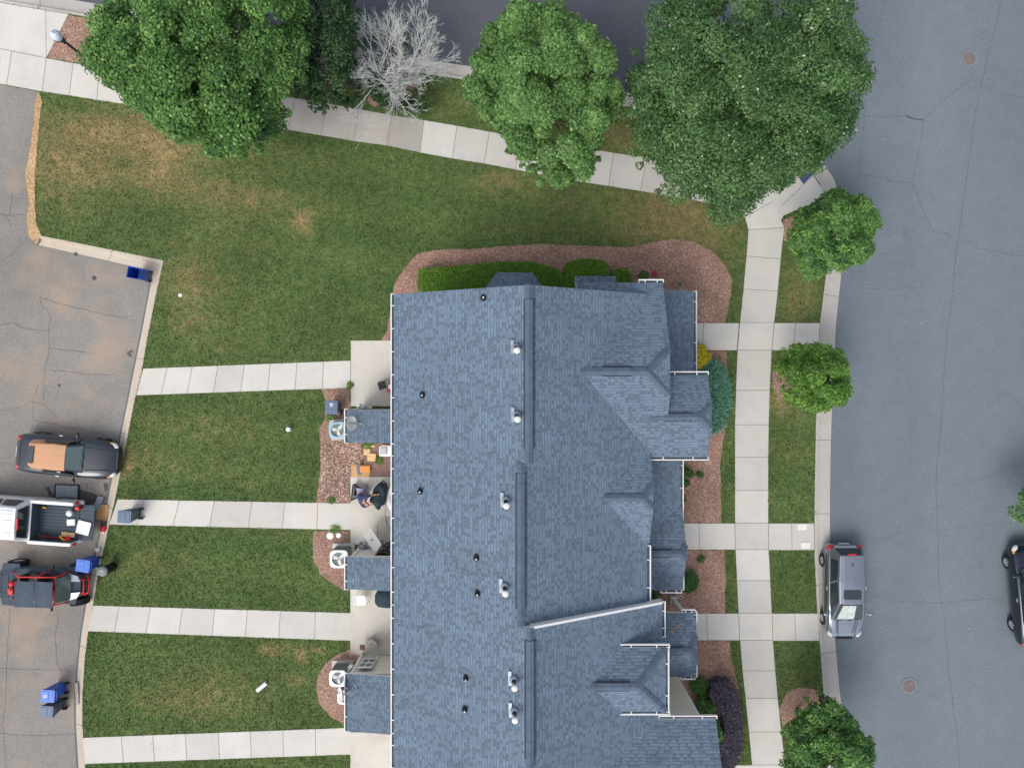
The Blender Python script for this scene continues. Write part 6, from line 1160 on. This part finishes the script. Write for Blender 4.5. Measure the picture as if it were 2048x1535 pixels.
slabobj('cardboard_box', 'large flat cardboard sheet at the corner of the second patio', 'cardboard', 721, 941, .85, .55, .02, 0, 'cardboard', group=GB)
slabobj('wooden_crate', 'small bright orange wooden crate lying on the cardboard sheet', 'crate', 730, 938, .46, .3, .12, .03, 'wood_orange', z=.045)
slabobj('plastic_sheet', 'crumpled blue-grey plastic sheet beside the orange crate', 'plastic sheet', 718, 940, .2, .42, .04, .1, 'bin_grey', z=.045, detail=False)
q = P(771, 902, .6); t = thing('shelf_cart', 'white wire cart with boxes half under the eaves on the pavers', 'cart', (q.x, q.y, .022)); mb = MB()
for z in (.1, .6): mb.box((0, 0, z), (.55, .46, .03))
mb.build('shelf', ['white_plastic'], t)
for a in (-1, 1):
    for b in (-1, 1): mb = MB(); mb.tube([(a * .26, b * .21, 0), (a * .26, b * .21, .7)], .014, 6); mb.build('leg', ['metal_grey'], t)
mb = MB(); mb.box((-.08, .03, .67), (.28, .3, .1)); o = mb.build('box', ['metal_grey']); o.location = (q.x, q.y, .022); tag(o, 'pinkish white carton on top of the wire cart', 'box')
# open shed door, junk, broom on the second patio
a, b = P(729, 1073, 1.0), P(743, 1056, 1.0); t = thing('open_door', 'pale grey door swung open from the second shed', 'door', (0, 0, 0)); mb = MB()
pts = [P(727, 1072, 1.35), P(741, 1053, 1.35), P(762, 1088, 1.75), P(750, 1105, 1.75)]; pts = [Vector((v.x, v.y, z)) for v, z in zip(pts, (.75, .75, 1.9, 1.9))]
pts = [P(727, 1072, .75), P(741, 1053, .75), P(762, 1088, 1.7), P(750, 1106, 1.7)]; t.location = (pts[0].x, pts[0].y, 0)
nr = (pts[1] - pts[0]).cross(pts[3] - pts[0]).normalized() * .05; nr = nr if nr.z > 0 else -nr
mb.add([p_ for p_ in pts] + [p_ - nr for p_ in pts], [(0, 1, 2, 3), (7, 6, 5, 4), (0, 4, 5, 1), (1, 5, 6, 2), (2, 6, 7, 3), (3, 7, 4, 0)]); mb.build('panel', ['mesh_grey' if 0 else 'pale_ac'], t, world=True, bevel=.005)
mb = MB(); c_ = (pts[0] + pts[1] + pts[2] + pts[3]) / 4; mb.ball(c_ + nr * .8, .035, 8, 6); mb.build('knob', ['black_plastic'], t, world=True)
t['label'] = 'pale flat panel leaning on the junk at the second shed'; t['category'] = 'panel'; t.name = 'leaning_panel'
def junk(label, px, py, z, n, r, mats, name='junk_pile', cat='junk', seed=1):
    rnd = random.Random(seed); q = P(px, py, z); mb = MB()
    for i in range(n):
        mb.mat(rnd.randrange(len(mats))); c = (rnd.uniform(-r, r), rnd.uniform(-r * .45, r * .45), rnd.uniform(.05, z)); M_ = Matrix.Translation(c) @ Matrix.Rotation(rnd.uniform(0, 6), 4, 'Z') @ Matrix.Rotation(rnd.uniform(-.6, .6), 4, 'X')
        k = rnd.random()
        if k < .45: mb.box((0, 0, 0), (rnd.uniform(.06, .28), rnd.uniform(.04, .18), rnd.uniform(.03, .16)), M=M_)
        elif k < .75: mb.tube([(-.18, 0, 0), (0, .05, .03), (.18, 0, 0)], rnd.uniform(.01, .03), 5, M=M_)
        else: mb.ball((0, 0, 0), rnd.uniform(.04, .1), 8, 5, M=M_)
    o = mb.build(name, mats); o.location = (q.x, q.y, .02); return tag(o, label, cat, kind='stuff')
junk('tangled grey pipes and fittings heaped beside the second shed', 728, 1098, .7, 46, .34, ['metal_grey', 'white_plastic', 'junk_grey', 'ac_grey'])
junk('dark clutter of cloth and cables inside the second shed doorway', 772, 1098, .8, 46, .42, ['black_plastic', 'junk_grey', 'metal_grey', 'dark_cloth'], seed=3)
junk('white bags and fittings on the first shed corner', 725, 814, .9, 16, .22, ['white_plastic', 'metal_grey', 'galv'], seed=5)
junk('pipes and valves beside the pair of air conditioners at the third shed', 704, 1338, .5, 18, .22, ['metal_grey', 'white_plastic', 'black_plastic'], seed=6)
fr = MB(); f0 = P(722, 1312, .1); 
q = P(738, 1337, 1.1); t = thing('old_window', 'old six-pane glass door leaning on the wall of the third shed', 'glazed door', (q.x, q.y, 0)); a_, b_, c_, d_ = P(733, 1311, .1), P(759, 1311, .1), P(753, 1341, 1.95), P(716 + 8, 1341, 1.95)
zb_ = -12.38; c4 = [Vector((a_.x, a_.y, .05)), Vector((b_.x, b_.y, .05)), Vector((b_.x, zb_, 2.0)), Vector((a_.x, zb_, 2.0))]
mb = MB(); patch(mb, c4, 0, 1, 0, 1, 1, 1, .03, 0); mb.build('pane', ['mesh_grey'], t, world=True)
mb = MB()
for u in (0, .5, 1): mb.tube([c4[0].lerp(c4[1], u) + Vector((0, .04, .0)), c4[3].lerp(c4[2], u) + Vector((0, .04, .0))], .025, 5)
for v in (0, .33, .66, 1): mb.tube([c4[0].lerp(c4[3], v) + Vector((0, .04, 0)), c4[1].lerp(c4[2], v) + Vector((0, .04, 0))], .025, 5)
mb.build('frame', ['white_plastic'], t, world=True)
q = P(754, 1062, .05); t = thing('broom', 'wooden pole lying on the second patio', 'pole', (q.x, q.y, .022)); mb = MB(); mb.tube([(0, .28, .03), (.01, -.28, .03)], .022, 7); mb.build('pole', ['wood_pale'], t); t.name = 'wooden_pole'
mb = MB(); mb.ball((.01, -.3, .03), .03, 8, 5); mb.build('tip', ['black_plastic'], t)
hs_ = MB(); pts = [P(771, 1015, .03), P(770, 1030, .03), P(774, 1042, .03), P(780, 1036, .03), P(776, 1032, .03), P(771, 1040, .03), P(776, 1052, .03), P(786, 1062, .03)]; hs_.tube(pts, .014, 5); tag(hs_.build('garden_hose', ['ac_grey']), 'thin grey hose curling over the second patio', 'hose')
# dark cloth being folded
out = [(737, 1001), (741, 1007), (748, 1012), (756, 1022), (759, 1013), (767, 1011), (770, 995), (772, 980), (766, 968), (757, 966), (750, 972), (745, 980), (742, 990)]
qq = W(out, .8); cx_ = sum(v.x for v in qq) / len(qq); cy_ = sum(v.y for v in qq) / len(qq); pl_ = [Vector((v.x, v.y)) for v in qq]; xs = np.arange(min(v.x for v in pl_), max(v.x for v in pl_), .07); ys = np.arange(min(v.y for v in pl_), max(v.y for v in pl_), .07)
gp = [(x, y) for x in xs for y in ys]; ki = inside([(v.x, v.y) for v in pl_], np.array([g[0] for g in gp]), np.array([g[1] for g in gp])); vs, _, fs, *_r = delaunay_2d_cdt(pl_ + [Vector(g) for g, k in zip(gp, ki) if k], [], [list(range(len(pl_)))], 1, 1e-5)
mb = MB(); nb = len(pl_)
for i, v in enumerate(vs):
    dd = min((v - w_).length for w_ in pl_) if i >= nb else 0; mb.v.append((v.x, v.y, (.45 if i < nb else .78 + .08 * noise.noise(Vector((v.x * 5, v.y * 5, 1))) + .14 * math.sin(v.x * 14 + v.y * 5) * .4) + min(dd, .15)))
mb.f = [tuple(f) for f in fs]; mb.mi = [0] * len(fs); b0 = len(mb.v)
mb.v += [(v.x * .9 + cx_ * .1, v.y * .9 + cy_ * .1, .1) for v in pl_]
for i in range(nb): mb.f.append((i, b0 + i, b0 + (i + 1) % nb, (i + 1) % nb)); mb.mi.append(0)
o = mb.build('dark_cover', ['green_black_cloth'], smooth=True); tag(o, 'crumpled green-black cover the person is handling beside the pool', 'cloth cover')
q = P(765, 960, .7); mb = MB(); mb.tube([P(762, 968, .5), P(766, 960, .75), P(772, 966, .7), P(775, 975, .5)], .03, 6); tag(mb.build('folded_frame', ['black_plastic']), 'black bent frame end sticking out above the dark cover', 'frame')
# ------------------------------------------------------------------ the person
def skinned(name, verts, edges, radii, mat, parent, sub=2, root=0):
    me = bpy.data.meshes.new(name); off = wloc(parent); me.from_pydata([tuple(Vector(v) - off) for v in verts], edges, []); o = bpy.data.objects.new(name, me); C.objects.link(o); o.parent = parent
    o.modifiers.new('k', 'SKIN'); sv = me.skin_vertices[0].data if me.skin_vertices else None
    if sv is None:
        bm = bmesh.new(); bm.from_mesh(me); bm.verts.layers.skin.verify(); bm.to_mesh(me); bm.free(); sv = me.skin_vertices[0].data
    for i, r in enumerate(radii): sv[i].radius = (r if hasattr(r, '__len__') else (r, r)); sv[i].use_root = (i == root)
    md = o.modifiers.new('s', 'SUBSURF'); md.levels = md.render_levels = sub; me.materials.append(MATS[mat]); me.polygons.foreach_set('use_smooth', [True] * len(me.polygons)); return o
hd = P(733.5, 1008, 1.58); ch = P(726, 1001, 1.3); hp_ = Vector((-6.88, -4.92, .92)); ft = Vector((-6.75, -4.85, .022))
pr_ = thing('person', 'person in a navy shirt and light blue jeans bending over a dark cover', 'person', (ft.x, ft.y, .022))
rs, ls = P(733, 992, 1.38), P(727, 1012, 1.34); rh, lh = P(755, 988, 1.0), P(743, 1008, .95); re_ = rs.lerp(rh, .5) + Vector((0, 0, -.06)); le = ls.lerp(lh, .5) + Vector((-.02, -.05, -.14)); nk = ch.lerp(hd, .55)
lk, rk_ = Vector((-6.66, -5.06, .5)), Vector((-6.72, -4.76, .5)); la, ra = Vector((-6.78, -5.08, .1)), Vector((-6.86, -4.72, .1)); lt_, rt_ = la + Vector((.18, -.02, -.05)), ra + Vector((.18, .02, -.05))
bv = [hp_, hp_.lerp(ch, .5) + Vector((-.03, 0, .03)), ch, nk, nk.lerp(hd, .6), hd + Vector((0.02, 0, .03)), rs, re_, rh.lerp(re_, .12), ls, le, lh.lerp(le, .12), hp_ + Vector((.02, -.1, -.06)), lk, la, lt_, hp_ + Vector((.02, .1, -.06)), rk_, ra, rt_]
be = [(0, 1), (1, 2), (2, 3), (3, 4), (4, 5), (2, 6), (6, 7), (7, 8), (2, 9), (9, 10), (10, 11), (0, 12), (12, 13), (13, 14), (14, 15), (0, 16), (16, 17), (17, 18), (18, 19)]
br = [(.15, .12), (.14, .11), (.15, .12), .06, .07, .085, .07, .045, .03, .07, .045, .03, .09, .065, .045, .04, .09, .065, .045, .04]
skinned('body', bv, be, br, 'skin', pr_)
skinned('shirt', [hp_.lerp(ch, .1), bv[1], ch, rs, rs.lerp(re_, .75), ls, ls.lerp(le, .75), ch.lerp(nk, .6)], [(0, 1), (1, 2), (2, 3), (3, 4), (2, 5), (5, 6), (2, 7)], [(.18, .15), (.17, .145), (.175, .145), .095, .072, .095, .072, .085], 'navy_cloth', pr_)
skinned('jeans', [hp_ + Vector((0, 0, .03)), bv[12], lk, la, bv[16], rk_, ra], [(0, 1), (1, 2), (2, 3), (0, 4), (4, 5), (5, 6)], [(.17, .14), .11, .085, .07, .11, .085, .07], 'denim', pr_)
for u_, v_ in ((la, lt_), (ra, rt_)): skinned('shoe', [u_ + Vector((-.04, 0, -.04)), v_], [(0, 1)], [.05, .05], 'shoe', pr_)
fwd = (hd - nk); fwd.z = 0; fwd = Vector((.9, -.2, -.45)).normalized()
h_ = MB(); h_.ball(hd + Vector((0, 0, .0)), (.088, .082, .11), 14, 10); h_.mat(0); h_.ball(hd + fwd * .1, (.018, .015, .02), 6, 5)
sidev = Vector((0, 0, 1)).cross(fwd).normalized()
for s_ in (-1, 1): h_.ball(hd + sidev * .085 * s_, (.02, .012, .03), 6, 5)
h_.mat(1)
for s_ in (-1, 1): h_.ball(hd + fwd * .078 + sidev * .03 * s_ + Vector((0, 0, .02)), .011, 6, 5)
h_.tube([hd + fwd * .085 + sidev * .025 + Vector((0, 0, -.05)), hd + fwd * .085 - sidev * .025 + Vector((0, 0, -.05))], .006, 5)
h_.build('head', ['skin', 'shoe'], pr_, world=True, smooth=True)
hr = MB(); hr.ring(hd + Vector((0, 0, -.01)), .08, .094, .035, 18); hr.build('hair', ['hair_grey'], pr_, world=True)
for hand, el, s_ in ((rh, re_, 1), (lh, le, -1)):
    d = (hand - el).normalized(); sd = d.cross(Vector((0, 0, 1))).normalized(); up = sd.cross(d)
    vs = [hand - d * .03, hand + d * .03]; es = [(0, 1)]; rs_ = [.026, .034]
    for k in range(4):
        o0 = hand + d * .05 + sd * (.03 - .02 * k); L_ = (.07, .08, .075, .06)[k]; i0 = len(vs); vs += [o0, o0 + d * L_ * .5 - up * .01, o0 + d * L_ * .85 - up * .04]; es += [(1, i0), (i0, i0 + 1), (i0 + 1, i0 + 2)]; rs_ += [.0105, .0095, .0085]
    i0 = len(vs); tb = hand + sd * .04 * s_; vs += [tb, tb + d * .035 + sd * .025 * s_ - up * .02]; es += [(0, i0), (i0, i0 + 1)]; rs_ += [.012, .010]
    skinned('hand', vs, es, rs_, 'skin', pr_, 1)
